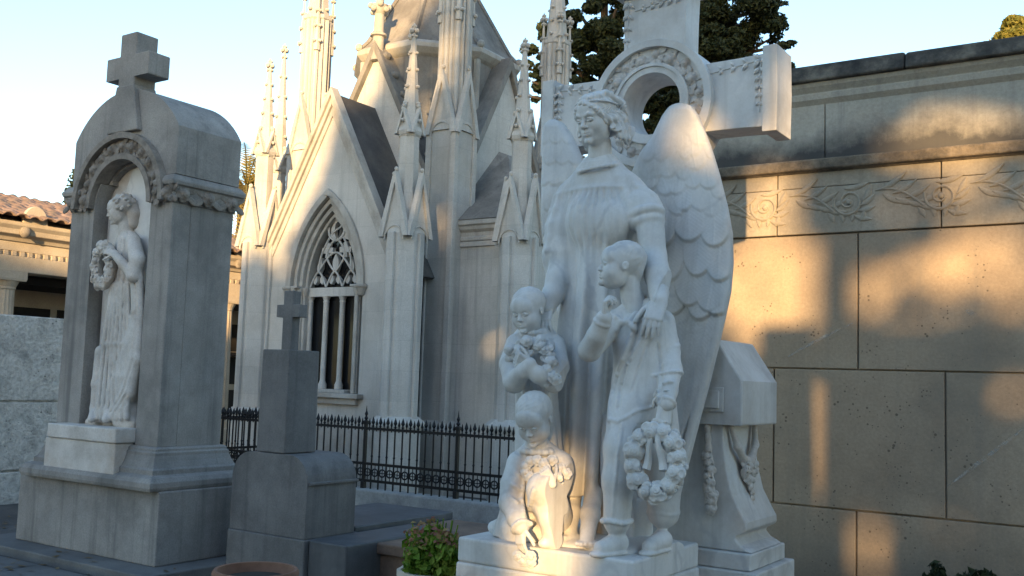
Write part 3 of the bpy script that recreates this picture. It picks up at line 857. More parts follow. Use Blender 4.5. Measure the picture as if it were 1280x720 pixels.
# front bay
EZ, AZ, BW = 3.35, 5.80, 1.32
arch = [(CXC + x, SPR + z) for x, z in pointed(.76, 1.45)]
mb = MB()
mb.prism([(CXC - BW, -.1), (CXC - BW, EZ), (CXC, AZ - .04), (CXC + BW, EZ), (CXC + BW, -.1)], FB, FB + .30, 'y', holes=[[(CXC - .76, SILL)] + arch + [(CXC + .76, SILL)]])
mb.build('gable_wall', M['chapel'], H)
mb = MB()
for s in (-1, 1): mb.box(min(CXC + s * BW, CXC + s * (BW - .3)), FB + .302, -.1, max(CXC + s * BW, CXC + s * (BW - .3)), CYC - TO + .3, EZ)
mb.box(CXC - BW + .31, FB + .6, -.1, CXC + BW - .31, FB + .7, 2.0)
mb.build('bay_wall', M['chapel'], H)
mb = MB(); mb.box(CXC + BW + .002, FB + .36, .98, CXC + BW + .012, FB + .80, 3.3); mb.build('side_gap_shade', M['glass'], H)  # near-black strip painted in for the shaded gap beside the pier
mb = MB(); mb.box(CXC - BW - .06, FB - .06, -.1, CXC + BW + .06, FB - .002, .86); mb.box(CXC - BW - .03, FB - .035, .86, CXC + BW + .03, FB - .001, .93)
mb.build('plinth', M['chapel_trim'], H, bevel=.01)
# raking coping: stepped bands
def rake(x0, z0, x1, z1, y0, y1, w, off=0):
    d = Vector((x1 - x0, z1 - z0)); L = d.length; d /= L; n = Vector((-d.y, d.x))
    if n.y < 0: n = -n
    q = [(x0 + n.x * off, z0 + n.y * off), (x1 + n.x * off, z1 + n.y * off), (x1 + n.x * (off + w), z1 + n.y * (off + w)), (x0 + n.x * (off + w), z0 + n.y * (off + w))]
    return q
def rake_x(cx, half, ez, az, y0, y1, w, off):
    for s in (-1, 1):
        q = rake(cx + s * half, ez, cx, az, y0, y1, w, off)
        # mitre at the ridge: cut at cx
        sl = (az - ez) / half
        zt = lambda o_: az + o_ * math.sqrt(1 + sl * sl)
        q[1] = (cx, zt(off)); q[2] = (cx, zt(off + w)); mb.prism(q, y0, y1, 'y')
mb = MB()
rake_x(CXC, BW + .18, EZ - .33, AZ, FB - .10, FB + .07, .06, .02)
rake_x(CXC, BW + .18, EZ - .33, AZ, FB - .06, FB + .05, .06, -.045)
rake_x(CXC, BW + .12, EZ - .22, AZ, FB - .03, FB - .001, .07, -.13)
mb.build('gable_coping', M['chapel_trim'], H, bevel=.006)
mb = MB()
for s in (-1, 1):
    q = rake(CXC + s * (BW + .16), EZ - .30, CXC, AZ, 0, 0, .05, -.01)
    sl = (AZ - EZ + .3) / (BW + .16); q[1] = (CXC, AZ - .01 * 2); q[2] = (CXC, AZ + .08)
    mb.prism(q, FB + .071, CYC - TO + .1, 'y')
mb.build('roof', M['slate'], H)
# window orders
WN = MB(); mb = WN
orders = [(.80, .70, -.05, .10, 1.50), (.695, .63, .02, .18, 1.36), (.625, .555, .07, .26, 1.26), (.55, .50, .13, .30, 1.15)]
def arch_order(ao, ai, y0, y1, h, sill=SILL):
    hi = h - (ao - ai) * 1.25
    o = [(CXC - ao, sill)] + [(CXC + x, SPR + z) for x, z in pointed(ao, h)] + [(CXC + ao, sill)]
    i = [(CXC - ai, sill)] + [(CXC + x, SPR + z) for x, z in pointed(ai, hi)] + [(CXC + ai, sill)]
    mb.prism(o + i[::-1], FB + y0, FB + y1, 'y')
ao, ai, y0, y1, h = orders[0]
o_ = [(CXC + x, SPR + z) for x, z in pointed(ao, h)]; i_ = [(CXC + x, SPR + z) for x, z in pointed(ai, h - .12)]
mb.prism(o_ + i_[::-1], FB + y0, FB + y1, 'y')
for od in orders[1:]: arch_order(*od)
wf = mb.build('window', M['chapel_trim'], H, bevel=.008)
# capitals band and sill
mb = MB()
for s in (-1, 1):
    mb.lathe(CXC + s * .75, FB - .02, [(.04, SPR - .14), (.05, SPR - .12), (.085, SPR - .03), (.10, SPR - .02), (.10, SPR + .02)], 10)
    for xx, yy in ((.66, .0), (.59, .06), (.53, .12)):
        mb.lathe(CXC + s * xx, FB + yy, [(.028, SILL), (.028, SPR - .13), (.036, SPR - .12), (.055, SPR - .02), (.055, SPR + .01)], 10)
    mb.box(CXC + s * .68 - .14, FB - .05, SPR - .005, CXC + s * .68 + .14, FB + .05, SPR + .03)
mb.box(CXC - .86, FB - .13, SILL - .07, CXC + .86, FB + .29, SILL - .001); mb.box(CXC - .78, FB - .07, SILL - .16, CXC + .78, FB - .002, SILL - .07)
mb.box(CXC - .52, FB - .04, SILL, CXC + .52, FB + .28, SILL + .05)
mb.build('sill', M['chapel_trim'], wf, bevel=.008)
# tracery plate with pierced shapes
def circ(cx, cz, r, n=14, sx=1, sz=1): return [(CXC + cx + r * sx * math.cos(2 * PI * t / n), cz + r * sz * math.sin(2 * PI * t / n)) for t in range(n)]
def quatre(cx, cz, r, n=32):
    return [(CXC + cx + (r * (.62 + .38 * abs(math.cos(2 * th)) ** .6)) * math.cos(th), cz + (r * (.62 + .38 * abs(math.cos(2 * th)) ** .6)) * math.sin(th)) for th in [2 * PI * t / n for t in range(n)]]
def cross_hole(cx, cz, r, w):
    return [(CXC + cx + a, cz + b) for a, b in [(-w, -r), (w, -r), (w * .7, -w), (r, -w), (r, w), (w * .7, w), (w, r * .9), (0, r * 1.15), (-w, r * .9), (-w * .7, w), (-r, w), (-r, -w), (-w * .7, -w)]]
def lens(cx, z0, z1, w): return [(CXC + cx + w * math.sin(PI * t / 8), z0 + (z1 - z0) * t / 8) for t in range(9)] + [(CXC + cx - w * math.sin(PI * t / 8), z0 + (z1 - z0) * t / 8) for t in range(7, 0, -1)]
def drop(cx, z0, z1, w, lean=0): return [(CXC + cx + w * math.sin(PI * t / 8) * (1.25 - .09 * t) + lean * (t / 8) ** 2, z0 + (z1 - z0) * t / 8) for t in range(9)] + [(CXC + cx - w * math.sin(PI * t / 8) * (1.25 - .09 * t) + lean * (t / 8) ** 2, z0 + (z1 - z0) * t / 8) for t in range(7, 0, -1)]
holes = []
for c in (-.335, 0, .335):
    holes += [drop(c - .075, 2.965, 3.10, .045, .03), drop(c + .075, 2.965, 3.10, .045, -.03)]
holes += [lens(0, 3.13, 3.44, .062), drop(-.345, 3.13, 3.38, .05, .05), drop(.345, 3.13, 3.38, .05, -.05)]
holes += [cross_hole(-.185, 3.49, .115, .042), cross_hole(.185, 3.49, .115, .042)]
holes += [drop(-.29, 3.50, 3.68, .028, .05), drop(.29, 3.50, 3.68, .028, -.05)][:0]
def comma(s):
    o = []
    for t in range(13):
        a = -PI / 2 + s * PI * t / 12; o.append((CXC + .125 * math.cos(a) * 1, 3.80 + .125 * math.sin(a)))
    for t in range(1, 12):
        a = PI / 2 - s * PI * t / 12; rr = .085 - .05 * abs(t - 6) / 6
        o.append((CXC + s * (.02 + .03 * math.sin(PI * t / 12)) + .0, 3.80 + .105 * math.cos(PI * t / 12)))
    return o
holes += [comma(1), comma(-1)]
mb = MB()
pin = [(CXC + x, SPR + .02 + z) for x, z in pointed(.505, 1.11)]
mb.prism([(CXC - .505, SPR - .10)] + pin + [(CXC + .505, SPR - .10)], FB + .20, FB + .27, 'y', holes=holes)
def rib(pts, r=.020): mb.tube([(CXC + x, FB + .195, z) for x, z in pts], r, 6)
rib([(.165 * math.cos(2 * PI * t / 24), 3.80 + .165 * math.sin(2 * PI * t / 24)) for t in range(25)])
rib([(.10 * math.sin(PI * 2 * t / 16) * (1), 3.80 + .145 - .29 * t / 16) for t in range(17)], .016)
for c in (-.335, 0, .335):
    for s in (-1, 1):
        rib([(c + s * .165 * (1 - (t / 10)) ** .7, 2.93 + .24 * t / 10) for t in range(11)], .016)
for s in (-1, 1):
    rib([(s * (.335 - .335 * (t / 12)), 3.17 + .28 * math.sin(PI / 2 * t / 12) + .0) for t in range(13)], .016)
    rib([(s * (.02 + .16 * math.sin(PI * t / 14)), 3.17 + .50 * t / 14) for t in range(15)], .016)
    rib([(s * (.335 + .02 * math.sin(PI * t / 12) - .20 * (t / 12) ** 1.6), 3.17 + .52 * t / 12) for t in range(13)], .016)
mb.box(CXC - .505, FB + .17, SPR - .12, CXC + .505, FB + .275, SPR + .015)
mb.build('tracery', M['chapel'], wf)
mb = MB()
for xx in (-.50, -.168, .168, .50):
    mb.lathe(CXC + xx, FB + .22, [(.065, SILL + .05), (.065, SILL + .12), (.05, SILL + .15), (.042, SILL + .18), (.042, SPR - .22), (.05, SPR - .20), (.042, SPR - .18), (.068, SPR - .12)], 10)
mb.build('mullion', M['chapel'], wf, smooth='auto')
mb = MB(); mb.box(CXC - .6, FB + .285, SILL, CXC + .6, FB + .296, SPR + 1.2); mb.build('glass', M['glass'], wf)

def gablet(mb, x, y, half, d, z0, z1, th=.07):
    """Small steep gable on one face of a pier; d is the outward direction."""
    dx, dy = d; tx, ty = -dy, dx
    def P(u, v, z): return (x + tx * u + dx * v, y + ty * u + dy * v, z)
    tri = [(-half, z0), (half, z0), (0, z1 - .1)]
    mb.loft([[P(u, half - .02, z) for u, z in tri], [P(u, half + .015, z) for u, z in tri]])
    for s in (-1, 1):
        a0, b0 = s * (half + .03), z0 - .06
        sl = th * .75
        q = [(a0, b0), (0, z1), (0, z1 - th * 2.4), (s * (half - sl), b0)]
        mb.loft([[P(u, half - .03, z) for u, z in q], [P(u, half + .055, z) for u, z in q]])
    mb.ball(P(0, half + .02, z1 + .02), .035, 6, 4)
    # little trefoil arch line
    pts = [P((half - .06) * -math.cos(PI * t / 10), half + .02, z0 - .1 + (half - .04) * math.sin(PI * t / 10)) for t in range(11)]
    mb.tube(pts, .014, 5)

def crocket_spire(mb, x, y, z0, z1, r0, r1=.022, n=8, rows=6):
    mb.lathe(x, y, [(r0, z0), (r1, z1)], n, PI / 8)
    for i in range(rows):
        t = (i + .6) / rows; z = z0 + (z1 - z0) * t; r = r0 + (r1 - r0) * t
        for q in range(4):
            a = q * PI / 2 + PI / 4 * 0
            s = .040 * (1 - .35 * t)
            mb.ball((x + (r + s * .5) * math.cos(a), y + (r + s * .5) * math.sin(a), z), s, 6, 4, (1, 1, .8))
    for s, zz in ((.05, z1 - .02), (.028, z1 + .05)):
        for q in range(4): mb.ball((x + s * math.cos(q * PI / 2), y + s * math.sin(q * PI / 2), zz), s * .75, 6, 4)
    mb.lathe(x, y, [(.018, z1 - .02), (.03, z1 + .03), (.01, z1 + .10)], 8)

def pier(x, y, ztop=6.62):
    mb = MB()
    mb.lathe(x, y, [(.345, -.1), (.345, .84), (.36, .86), (.40, .92), (.405, .97), (.37, 1.0), (.31, 1.05)], 8, PI / 8)
    mb.lathe(x, y, [(.285, 1.02), (.285, 3.62)], 8, PI / 8)
    for q in range(4):
        a = q * PI / 2
        mb.box(x + .265 * math.cos(a) - .05, y + .265 * math.sin(a) - .05, 1.0, x + .265 * math.cos(a) + .05, y + .265 * math.sin(a) + .05, 3.62)
    mb.build('pier', M['chapel'], H, bevel=.008); p = H.children[-1]
    mb = MB()
    mb.lathe(x, y, [(.285, 3.60), (.15, 4.25), (.145, 5.02), (.17, 5.05), (.185, 5.10), (.165, 5.16)], 8, PI / 8)
    for d in ((1, 0), (-1, 0), (0, 1), (0, -1)): gablet(mb, x, y, .235, d, 3.62, 4.50)
    for d in ((1, 0), (-1, 0), (0, 1), (0, -1)): gablet(mb, x, y, .12, d, 5.12, 5.45, .03)
    crocket_spire(mb, x, y, 5.10, ztop, .15)
    mb.build('pinnacle', M['chapel'], p)
for x, y, zt in ((CXC + TO + .02, FB, 6.62), (CXC - TO + .04, FB, 6.55), (CXC + 2.83, CYC - TO, 6.48), (CXC + 2.83, CYC + TO, 6.48), (CXC - 2.28, CYC - TO + .1, 7.25), (CXC - 2.63, CYC + TO, 6.6), (CXC + TO, CYC + 2.45, 6.6), (CXC - TO, CYC + 2.45, 6.6)):
    pier(x, y, zt)

def tower(x, y):
    mb = MB()
    mb.sq(x, y, [(.33, -.1), (.33, .85), (.28, .95), (.25, .98), (.25, 5.32)])
    for sx in (-1, 1):
        for sy in (-1, 1): mb.box(x + sx * .23 - .05, y + sy * .23 - .05, .95, x + sx * .23 + .05, y + sy * .23 + .05, 5.30)
    mb.build('tower', M['chapel'], H, bevel=.01); p = H.children[-1]
    mb = MB()
    mb.lathe(x, y, [(.30, 5.30), (.22, 5.9), (.22, 7.55), (.25, 7.58), (.25, 7.64)], 8, PI / 8)
    for k in range(8):
        a = k * PI / 4; mb.tube([(x + .215 * math.cos(a), y + .215 * math.sin(a), 5.5), (x + .215 * math.cos(a), y + .215 * math.sin(a), 7.55)], .042, 8)
        a += PI / 8; mb.tube([(x + .225 * math.cos(a), y + .225 * math.sin(a), 5.6), (x + .225 * math.cos(a), y + .225 * math.sin(a), 7.55)], .022, 6)
    for d in ((1, 0), (-1, 0), (0, 1), (0, -1)): gablet(mb, x, y, .26, d, 5.30, 6.25, .085)
    crocket_spire(mb, x, y, 7.6, 9.6, .2, .03, 8, 8)
    for k in range(4):
        a = k * PI / 2 + PI / 4
        crocket_spire(mb, x + .24 * math.cos(a), y + .24 * math.sin(a), 7.0, 8.05, .055, .012, 6, 4)
    mb.build('pinnacle', M['chapel'], p)
for sx in (-1, 1):
    for sy in (-1, 1): tower(CXC + (TO + .04 if sx > 0 else -TO + .08), CYC + sy * (TO - .02))

# central cube with four gables
mb = MB()
c2 = 1.32; e2, a2 = 4.75, 6.80
for sy in (-1, 1):
    yy = CYC + sy * (TO - .1)
    mb.prism([(CXC - c2, 2.5), (CXC - c2, e2 - .4), (CXC, a2), (CXC + c2, e2 - .4), (CXC + c2, 2.5)], yy - .12, yy + .12, 'y')
for sx in (-1, 1):
    xx = CXC + sx * (TO - .1)
    mb.prism([(CYC - c2, 2.5), (CYC - c2, e2 - .4), (CYC, a2 - .1), (CYC + c2, e2 - .4), (CYC + c2, 2.5)], xx - .12, xx + .12, 'x')
mb.box(CXC - 1.30, CYC - 1.30, 0, CXC + 1.30, CYC + 1.30, 4.4)
mb.build('nave_wall', M['chapel'], H)
mb = MB()
rake_x(CXC, c2 + .1, e2 - .6, a2, CYC - TO - .12, CYC - TO + .26, .09, .0)
rake_x(CXC, c2 + .1, e2 - .6, a2, CYC + TO - .26, CYC + TO + .12, .09, .0)
for sx in (-1, 1):
    xx = CXC + sx * (TO - .1)
    for s in (-1, 1):
        q = rake(CYC + s * (c2 + .1), e2 - .6, CYC, a2 - .1, 0, 0, .11, .0); sl = (a2 - .1 - e2 + .6) / (c2 + .1)
        q[1] = (CYC, a2 - .1); q[2] = (CYC, a2 - .1 + .11 * math.sqrt(1 + sl * sl)); mb.prism(q, xx - .17, xx + .20, 'x')
random.seed(2)
for s in (-1, 1):                                  # crockets climbing the front gable
    for k in range(6):
        t = .25 + k * .13; x = CXC + s * (c2 + .1) * (1 - t); z = e2 - .6 + (a2 - e2 + .6) * t + .2
        mb.ball((x, CYC - TO + .05, z), .075, 7, 5, (1, 1.2, .9))
mb.build('gable_coping', M['roofstone'], H, bevel=.008)
mb = MB()
for s in (-1, 1):
    mb.prism([(CYC - c2 - .05, e2 - .62), (CYC, a2 - .12), (CYC + c2 + .05, e2 - .62)], CXC + s * .7, CXC + s * (TO - .3), 'x')
    mb.prism([(CXC - c2 - .05, e2 - .62), (CXC, a2 - .02), (CXC + c2 + .05, e2 - .62)], CYC + s * .7, CYC + s * (TO - .3), 'y')
mb.build('roof', M['roofstone'], H)
# column finial on the front gable and one beyond
def finial(x, y, z, s=1.0):
    mb = MB()
    mb.lathe(x, y, [(.13 * s, z - .2), (.11 * s, z), (.11 * s, z + .22 * s), (.16 * s, z + .24 * s), (.16 * s, z + .28 * s), (.10 * s, z + .31 * s), (.095 * s, z + .66 * s), (.16 * s, z + .74 * s), (.17 * s, z + .84 * s), (.08 * s, z + .87 * s), (.07 * s, z + 1.2 * s), (.01, z + 1.3 * s)], 12)
    for k in range(8):
        a = k * PI / 4; mb.ball((x + .17 * s * math.cos(a), y + .17 * s * math.sin(a), z + .74 * s + .07 * (k % 2)), .06 * s, 7, 5)
    mb.build('finial', M['chapel_trim'], H, smooth='auto')
finial(CXC, CYC - TO - .02, a2 + .06, .86); finial(CXC - TO, CYC, a2 + .05, .8)
# drum and roof
mb = MB(); mb.lathe(CXC, CYC, [(1.36, 4.0), (1.36, 6.78)], 8, PI / 8); mb.build('drum', M['roofstone'], H)
mb = MB(); mb.lathe(CXC, CYC, [(1.36, 6.76), (1.42, 6.80), (1.50, 6.88), (1.50, 6.95), (1.44, 7.0), (1.40, 7.02)], 8, PI / 8)
for k in range(8):
    a = PI / 8 + k * PI / 4; mb.tube([(CXC + 1.37 * math.cos(a), CYC + 1.37 * math.sin(a), 5.0), (CXC + 1.37 * math.cos(a), CYC + 1.37 * math.sin(a), 6.78)], .06, 6); mb.ball((CXC + 1.47 * math.cos(a), CYC + 1.47 * math.sin(a), 7.02), .07, 7, 5)
mb.build('drum_cornice', M['chapel_trim'], H, bevel=.006)
mb = MB()
mb.lathe(CXC, CYC, [(1.42, 7.0), (1.30, 7.14), (.42, 8.65), (.48, 8.70), (.48, 8.80), (.32, 8.86), (.26, 9.3), (.4, 9.4), (.02, 9.9)], 8, PI / 8)
for k in range(8):
    a = PI / 8 + k * PI / 4; mb.tube([(CXC + r_ * math.cos(a), CYC + r_ * math.sin(a), z_) for r_, z_ in ((1.42, 7.02), (1.30, 7.15), (.42, 8.66))], .045, 6)
mb.build('spire', M['roofstone'], H)
# low side arm to the right with a stone hip roof, and its twin on the left
for s in (1, -1):
    xa, xb = CXC + s * (TO - .1), CXC + s * 2.72
    x0, x1 = min(xa, xb), max(xa, xb); y0, y1 = CYC - TO + .02, CYC + TO - .02
    mb = MB(); mb.box(x0, y0, -.1, x1, y1, 3.86); mb.box(x0, y0 - .05, -.1, x1 + .05 * (s > 0), y1, .84)
    # raised border of the long panel
    if s > 0:
        mb.box(x0 + .22, y0 - .035, .95, x0 + .30, y0 - .001, 3.62); mb.box(x1 - .30, y0 - .035, .95, x1 - .22, y0 - .001, 3.62); mb.box(x0 + .301, y0 - .034, 3.55, x1 - .301, y0 - .001, 3.62)
    mb.build('arm_wall', M['chapel'], H)
    mb = MB()
    ring_rect(x0, y0, x1, y1, [(.0, 3.62), (.03, 3.64), (.03, 3.68), (.015, 3.70), (.015, 3.76), (.06, 3.80), (.07, 3.85), (.10, 3.87), (.10, 3.93), (.06, 3.95)])
    mb.build('arm_cornice', M['chapel_trim'], H)
    mb = MB()
    xi, xo = (x0, x1) if s > 0 else (x1, x0)
    V = [(xi, y0 - .1, 3.945), (xo + s * .1, y0 - .1, 3.945), (xo + s * .1, y1 + .1, 3.945), (xi, y1 + .1, 3.945), (xi, CYC - .25, 5.35), (xi + s * .25, CYC - .1, 5.25), (xi + s * .25, CYC + .1, 5.25), (xi, CYC + .25, 5.35)]
    mb.add(V, [(0, 1, 5, 4), (1, 2, 6, 5), (2, 3, 7, 6), (4, 5, 6, 7), (0, 4, 7, 3), (3, 2, 1, 0)])
    mb.build('arm_roof', M['roofstone'], H)

# ------------------------------------------------------------------ rough wall and arcade on the left
RW = thing('rubble_wall', 'rough whitewashed stone wall at the left edge below the arcade', 'wall', (-11.85, 6.5, 0))
mb = MB(); random.seed(9)
for z0, z1 in ((GZ - .1, .30), (.32, 1.135), (1.155, 2.19)):
    mb.box(-12.08, 3.2, z0, -11.69 + random.uniform(-.01, .01), 8.6, z1)
mb.box(-12.06, 3.22, GZ, -11.73, 8.58, 2.17)
mb.build('masonry', M['rough'], RW, bevel=.015)

AR = thing('arcade_gallery', 'cemetery gallery with fluted columns, dark burial recesses and a clay tile roof', 'building', (-17, 10, 0))
AX = -16.0; AY0, AY1 = 3.27, 19.0
mb = MB(); mb.box(-20.5, AY0, GZ, AX + .25, AY1, .45); mb.build('plinth', M['arcade'], AR, bevel=.02)
mb = MB()
mb.box(AX - .45, AY0, 3.13, AX, AY1, 3.39); mb.box(AX - .45, AY0, 3.47, AX - .02, AY1, 3.63)
mb.box(AX - .44, AY0, 3.39, AX - .06, AY1, 3.47)
mb.prism([(AX - .02, 3.63), (AX + .08, 3.67), (AX + .10, 3.74), (AX + .22, 3.79), (AX + .24, 3.89), (AX - .45, 3.89), (AX - .45, 3.63)], AY0, AY1, 'y') if False else None
V = [(AX - .45, 3.63), (AX + .02, 3.63), (AX + .06, 3.69), (AX + .18, 3.73), (AX + .20, 3.81), (AX + .26, 3.87), (AX + .26, 3.93), (AX - .45, 3.93)]
mb.prism(V, AY0, AY1, 'y')
en = mb.build('entablature', M['arcade'], AR, bevel=.01)
pts = [(AX - .10, AY0)]; y = AY0
while y < AY1 - .15: pts += [(AX - .05, y), (AX - .05, y + .07), (AX - .005, y + .07), (AX - .005, y + .14)]; y += .14
pts += [(AX - .05, y), (AX - .10, y)]
mb = MB(); mb.prism(pts, 3.392, 3.468, 'z'); mb.build('dentils', M['arcade'], en)
def column(y):
    mb = MB(); n = 32
    prof = [(.19, .75), (.165, 2.82)]
    rings = []
    for r, z in prof: rings.append([(AX - .16 + r * (1 - .06 * (k % 2)) * math.cos(2 * PI * k / n), y + r * (1 - .06 * (k % 2)) * math.sin(2 * PI * k / n), z) for k in range(n)])
    mb.loft(rings)
    mb.lathe(AX - .16, y, [(.26, .45), (.26, .55), (.25, .6), (.21, .66), (.21, .75)], 20)
    mb.lathe(AX - .16, y, [(.165, 2.82), (.18, 2.84), (.18, 2.87), (.21, 2.93), (.23, 2.97)], 20)
    mb.sq(AX - .16, y, [(.24, 2.97), (.25, 3.01), (.25, 3.128)])
    mb.build('column', M['arcade'], AR)
for y in (4.45, 6.76, 9.07, 11.38, 13.70, 16.0): column(y)
mb = MB(); mb.box(-18.3, AY0, .45, -18.05, AY1, 3.97)
mb.box(-20.4, AY0 + .02, .45, -18.0, AY0 + .3, 3.97); mb.box(-20.4, AY1 - .3, .45, AX - .3, AY1 - .02, 3.97)
mb.box(-18.049, AY0, 3.22, AX - .45, AY1, 3.37)
mb.build('back_wall', M['arcade'], AR)
mb = MB()
for y in np.arange(AY0 + .35, AY1 - .8, .95):
    for z in (.55, 1.30, 2.05): mb.box(-18.2, y, z, -18.03, y + .8, z + .62)
mb.build('burial_recess', M['dark'], AR)
mb = MB(); mb.box(-18.02, AY0 + .3, 2.99, -16.6, AY1 - .3, 3.13); mb.box(-18.02, AY0 + .3, 1.95, -17.5, AY1 - .3, 2.02); mb.build('shelf', M['dark'], AR)
ny = 560; nx = 26
Yg = np.linspace(AY0 - .2, AY1 + .2, ny); Xg = np.linspace(AX + .42, -18.4, nx)
V = []
for j, x in enumerate(Xg):
    t = j / (nx - 1)
    z = 3.97 + t * .78
    st = .035 * ((t * 9) % 1)
    V += [(x, y, z - st + .055 * abs(math.cos(PI * y / .23)) + .01 * math.sin(y * 7.3 + j)) for y in Yg]
ii = np.arange(nx - 1)[:, None] * ny + np.arange(ny - 1)[None, :]
Q = np.stack([ii, ii + ny, ii + ny + 1, ii + 1], -1).reshape(-1, 4)
o = obj('tile_roof', np_mesh('tile_roof', np.array(V), Q, True), M['tile'], AR)
so = o.modifiers.new('thickness', 'SOLIDIFY'); so.thickness = .025
mb = MB(); mb.prism([(-20.6, 3.93), (-18.4, 4.69), (AX + .2, 3.94)], AY0 + .05, AY1 - .05, 'y'); mb.box(-20.6, AY0, 3.87, -18.3, AY1, 3.93); mb.build('roof_core', M['arcade'], AR)
for y in (6.9, 9.30, 11.5, 13.8):
    mb = MB(); mb.prism([(y + .22 * math.cos(PI * t / 12), 3.93 + .30 * math.sin(PI * t / 12)) for t in range(13)], AX + .16, AX + .24, 'x')
    mb.build('antefix', M['arcade'], AR, bevel=.02)
for y in (6.76, 9.15, 11.38, 13.7):
    mb = MB(); mb.loft([[(AX + .20 + .07 * math.sin(th) , y + .10 * math.cos(th) * math.cos(ph), 3.79 + .115 * math.cos(th) * math.sin(ph)) for ph in [2 * PI * k / 12 for k in range(12)]] for th in np.linspace(0, PI / 2 * .97, 6)])
    mb.build('carved_mask', M['ornament'], AR, smooth='auto')

# ------------------------------------------------------------------ pots
def pot(mb, x, y, prof, n=28): mb.lathe(x, y, prof, n)
p = at(320, 711, Z=.36)
TP = thing('terracotta_pot', 'round terracotta pot of bare soil in front of the cross tomb', 'pot', (p[0], p[1], GZ))
mb = MB(); r = .265
prof = [(.15, GZ), (.16, GZ + .02), (.23, .24), (.235, .27), (.265, .275), (.27, .34), (.258, .36), (.24, .358), (.232, .30), (.21, .26), (.0, .255)]
rings = [[(p[0] + r_ * math.cos(2 * PI * k / 36), p[1] + r_ * math.sin(2 * PI * k / 36), z) for k in range(36)] for r_, z in prof[:-1]]
mb.loft(rings); mb.build('pot', M['terra'], TP, smooth='auto')
mb = MB(); mb.lathe(p[0], p[1], [(.225, .29), (.20, .305), (.10, .315), (.01, .32)], 24); mb.build('soil', M['soil'], TP, smooth=True)

p = at(546, 714, D=5.5)
FP = thing('planter', 'cream pot with a leafy green plant beside the angel pedestal', 'planter', (p[0], p[1], GZ))
zr = float(p[2])
mb = MB()
mb.loft([[(p[0] + r_ * (1 + .03 * math.cos(8 * a_)) * math.cos(a_), p[1] + r_ * (1 + .03 * math.cos(8 * a_)) * math.sin(a_), z) for a_ in [2 * PI * k / 64 for k in range(64)]] for r_, z in [(.13, GZ), (.14, GZ + .05), (.09, GZ + .12), (.10, GZ + .2), (.17, .35), (.19, zr - .05), (.215, zr - .02), (.215, zr + .01), (.195, zr + .01), (.18, zr - .04)]])
mb.build('pot', M['pot'], FP, smooth='auto')
mb = MB(); mb.lathe(p[0], p[1], [(.185, zr - .05), (.1, zr - .02), (.01, zr - .015)], 20); mb.build('soil', M['soil'], FP, smooth=True)


def leaves(name, cen, rad, n, size, mat, parent=None, seed=1, aspect=1.8, up=.0, shell=.0, fold=True):
    """Many small folded leaf faces in ellipsoidal clumps."""
    g = np.random.default_rng(seed)
    cen = np.asarray(cen, float); rad = np.asarray(rad, float)
    if rad.ndim == 1: rad = np.stack([rad] * 3, 1)
    w = (rad.prod(1)) ** (2 / 3); k = g.choice(len(cen), n, p=w / w.sum())
    d = g.normal(size=(n, 3)); d /= np.linalg.norm(d, axis=1)[:, None]
    rr = g.random(n) ** (1 / 3 if not shell else 1 / (3 + shell * 6))
    P = cen[k] + d * rad[k] * rr[:, None]
    nv = d + g.normal(size=(n, 3)) * .8; nv[:, 2] += up; nv /= np.linalg.norm(nv, axis=1)[:, None]
    a = np.cross(nv, g.normal(size=(n, 3))); a /= np.linalg.norm(a, axis=1)[:, None]; b = np.cross(nv, a)
    s = size * (0.6 + .8 * g.random(n))[:, None]
    A = a * s * aspect * .5; B = b * s * .5; Nn = nv * s * .18
    V = np.stack([P - A, P - B * .9 + Nn, P + A, P + B * .9 + Nn], 1).reshape(-1, 3)
    i = np.arange(n)[:, None] * 4
    F = i + np.array([[0, 1, 2, 3]])
    return obj(name, np_mesh(name, V, F), mat, parent)

g = np.random.default_rng(4)
cen = []; rad = []
for k in range(34):
    a = g.random() * 6.28; r = .17 * math.sqrt(g.random()); h = g.random()
    cen.append((p[0] + r * math.cos(a), p[1] + r * math.sin(a), zr + .02 + .17 * h * (1 - (r / .3) ** 2))); rad.append(.05 + .03 * g.random())
leaves('foliage', cen, rad, 1900, .040, M['leafy'], FP, 3, 1.3, .5)
cen2 = [(c[0], c[1], c[2] + .05) for c in cen if c[2] > zr + .06]
leaves('flowers', cen2, [.065] * len(cen2), 430, .028, M['reddish'], FP, 8, 1.2, .5)
mb = MB()
for k in range(26):
    a = g.random() * 6.28; r = .2 * g.random(); h = .1 + .2 * g.random()
    mb.tube([(p[0] + .3 * r * math.cos(a), p[1] + .3 * r * math.sin(a), zr - .03), (p[0] + .8 * r * math.cos(a), p[1] + .8 * r * math.sin(a), zr + h * .6), (p[0] + r * math.cos(a), p[1] + r * math.sin(a), zr + h)], .004, 5)
mb.build('stem', M['leafy'], FP)

q = at(1212, 728, Y=6.72)
SHB = thing('wall_shrub', 'small dark twiggy shrub growing at the foot of the tan wall', 'shrub', (float(q[0]), 6.72, GZ))
g = np.random.default_rng(14); cen = []
mb = MB()
for k in range(26):
    e = np.array([q[0] + g.normal() * .14, 6.70 + g.normal() * .07, q[2] - .16 + .22 * g.random()]); cen.append(e)
    mb.tube([(q[0] + g.normal() * .03, 6.72, GZ), tuple((e + np.array([q[0], 6.72, GZ])) / 2 + np.array([g.normal() * .02, 0, 0])), tuple(e)], .004, 5)
mb.build('stem', M['bark'], SHB)
leaves('foliage', cen, [.05] * len(cen), 700, .035, M['conifer'], SHB, 15, 1.6)

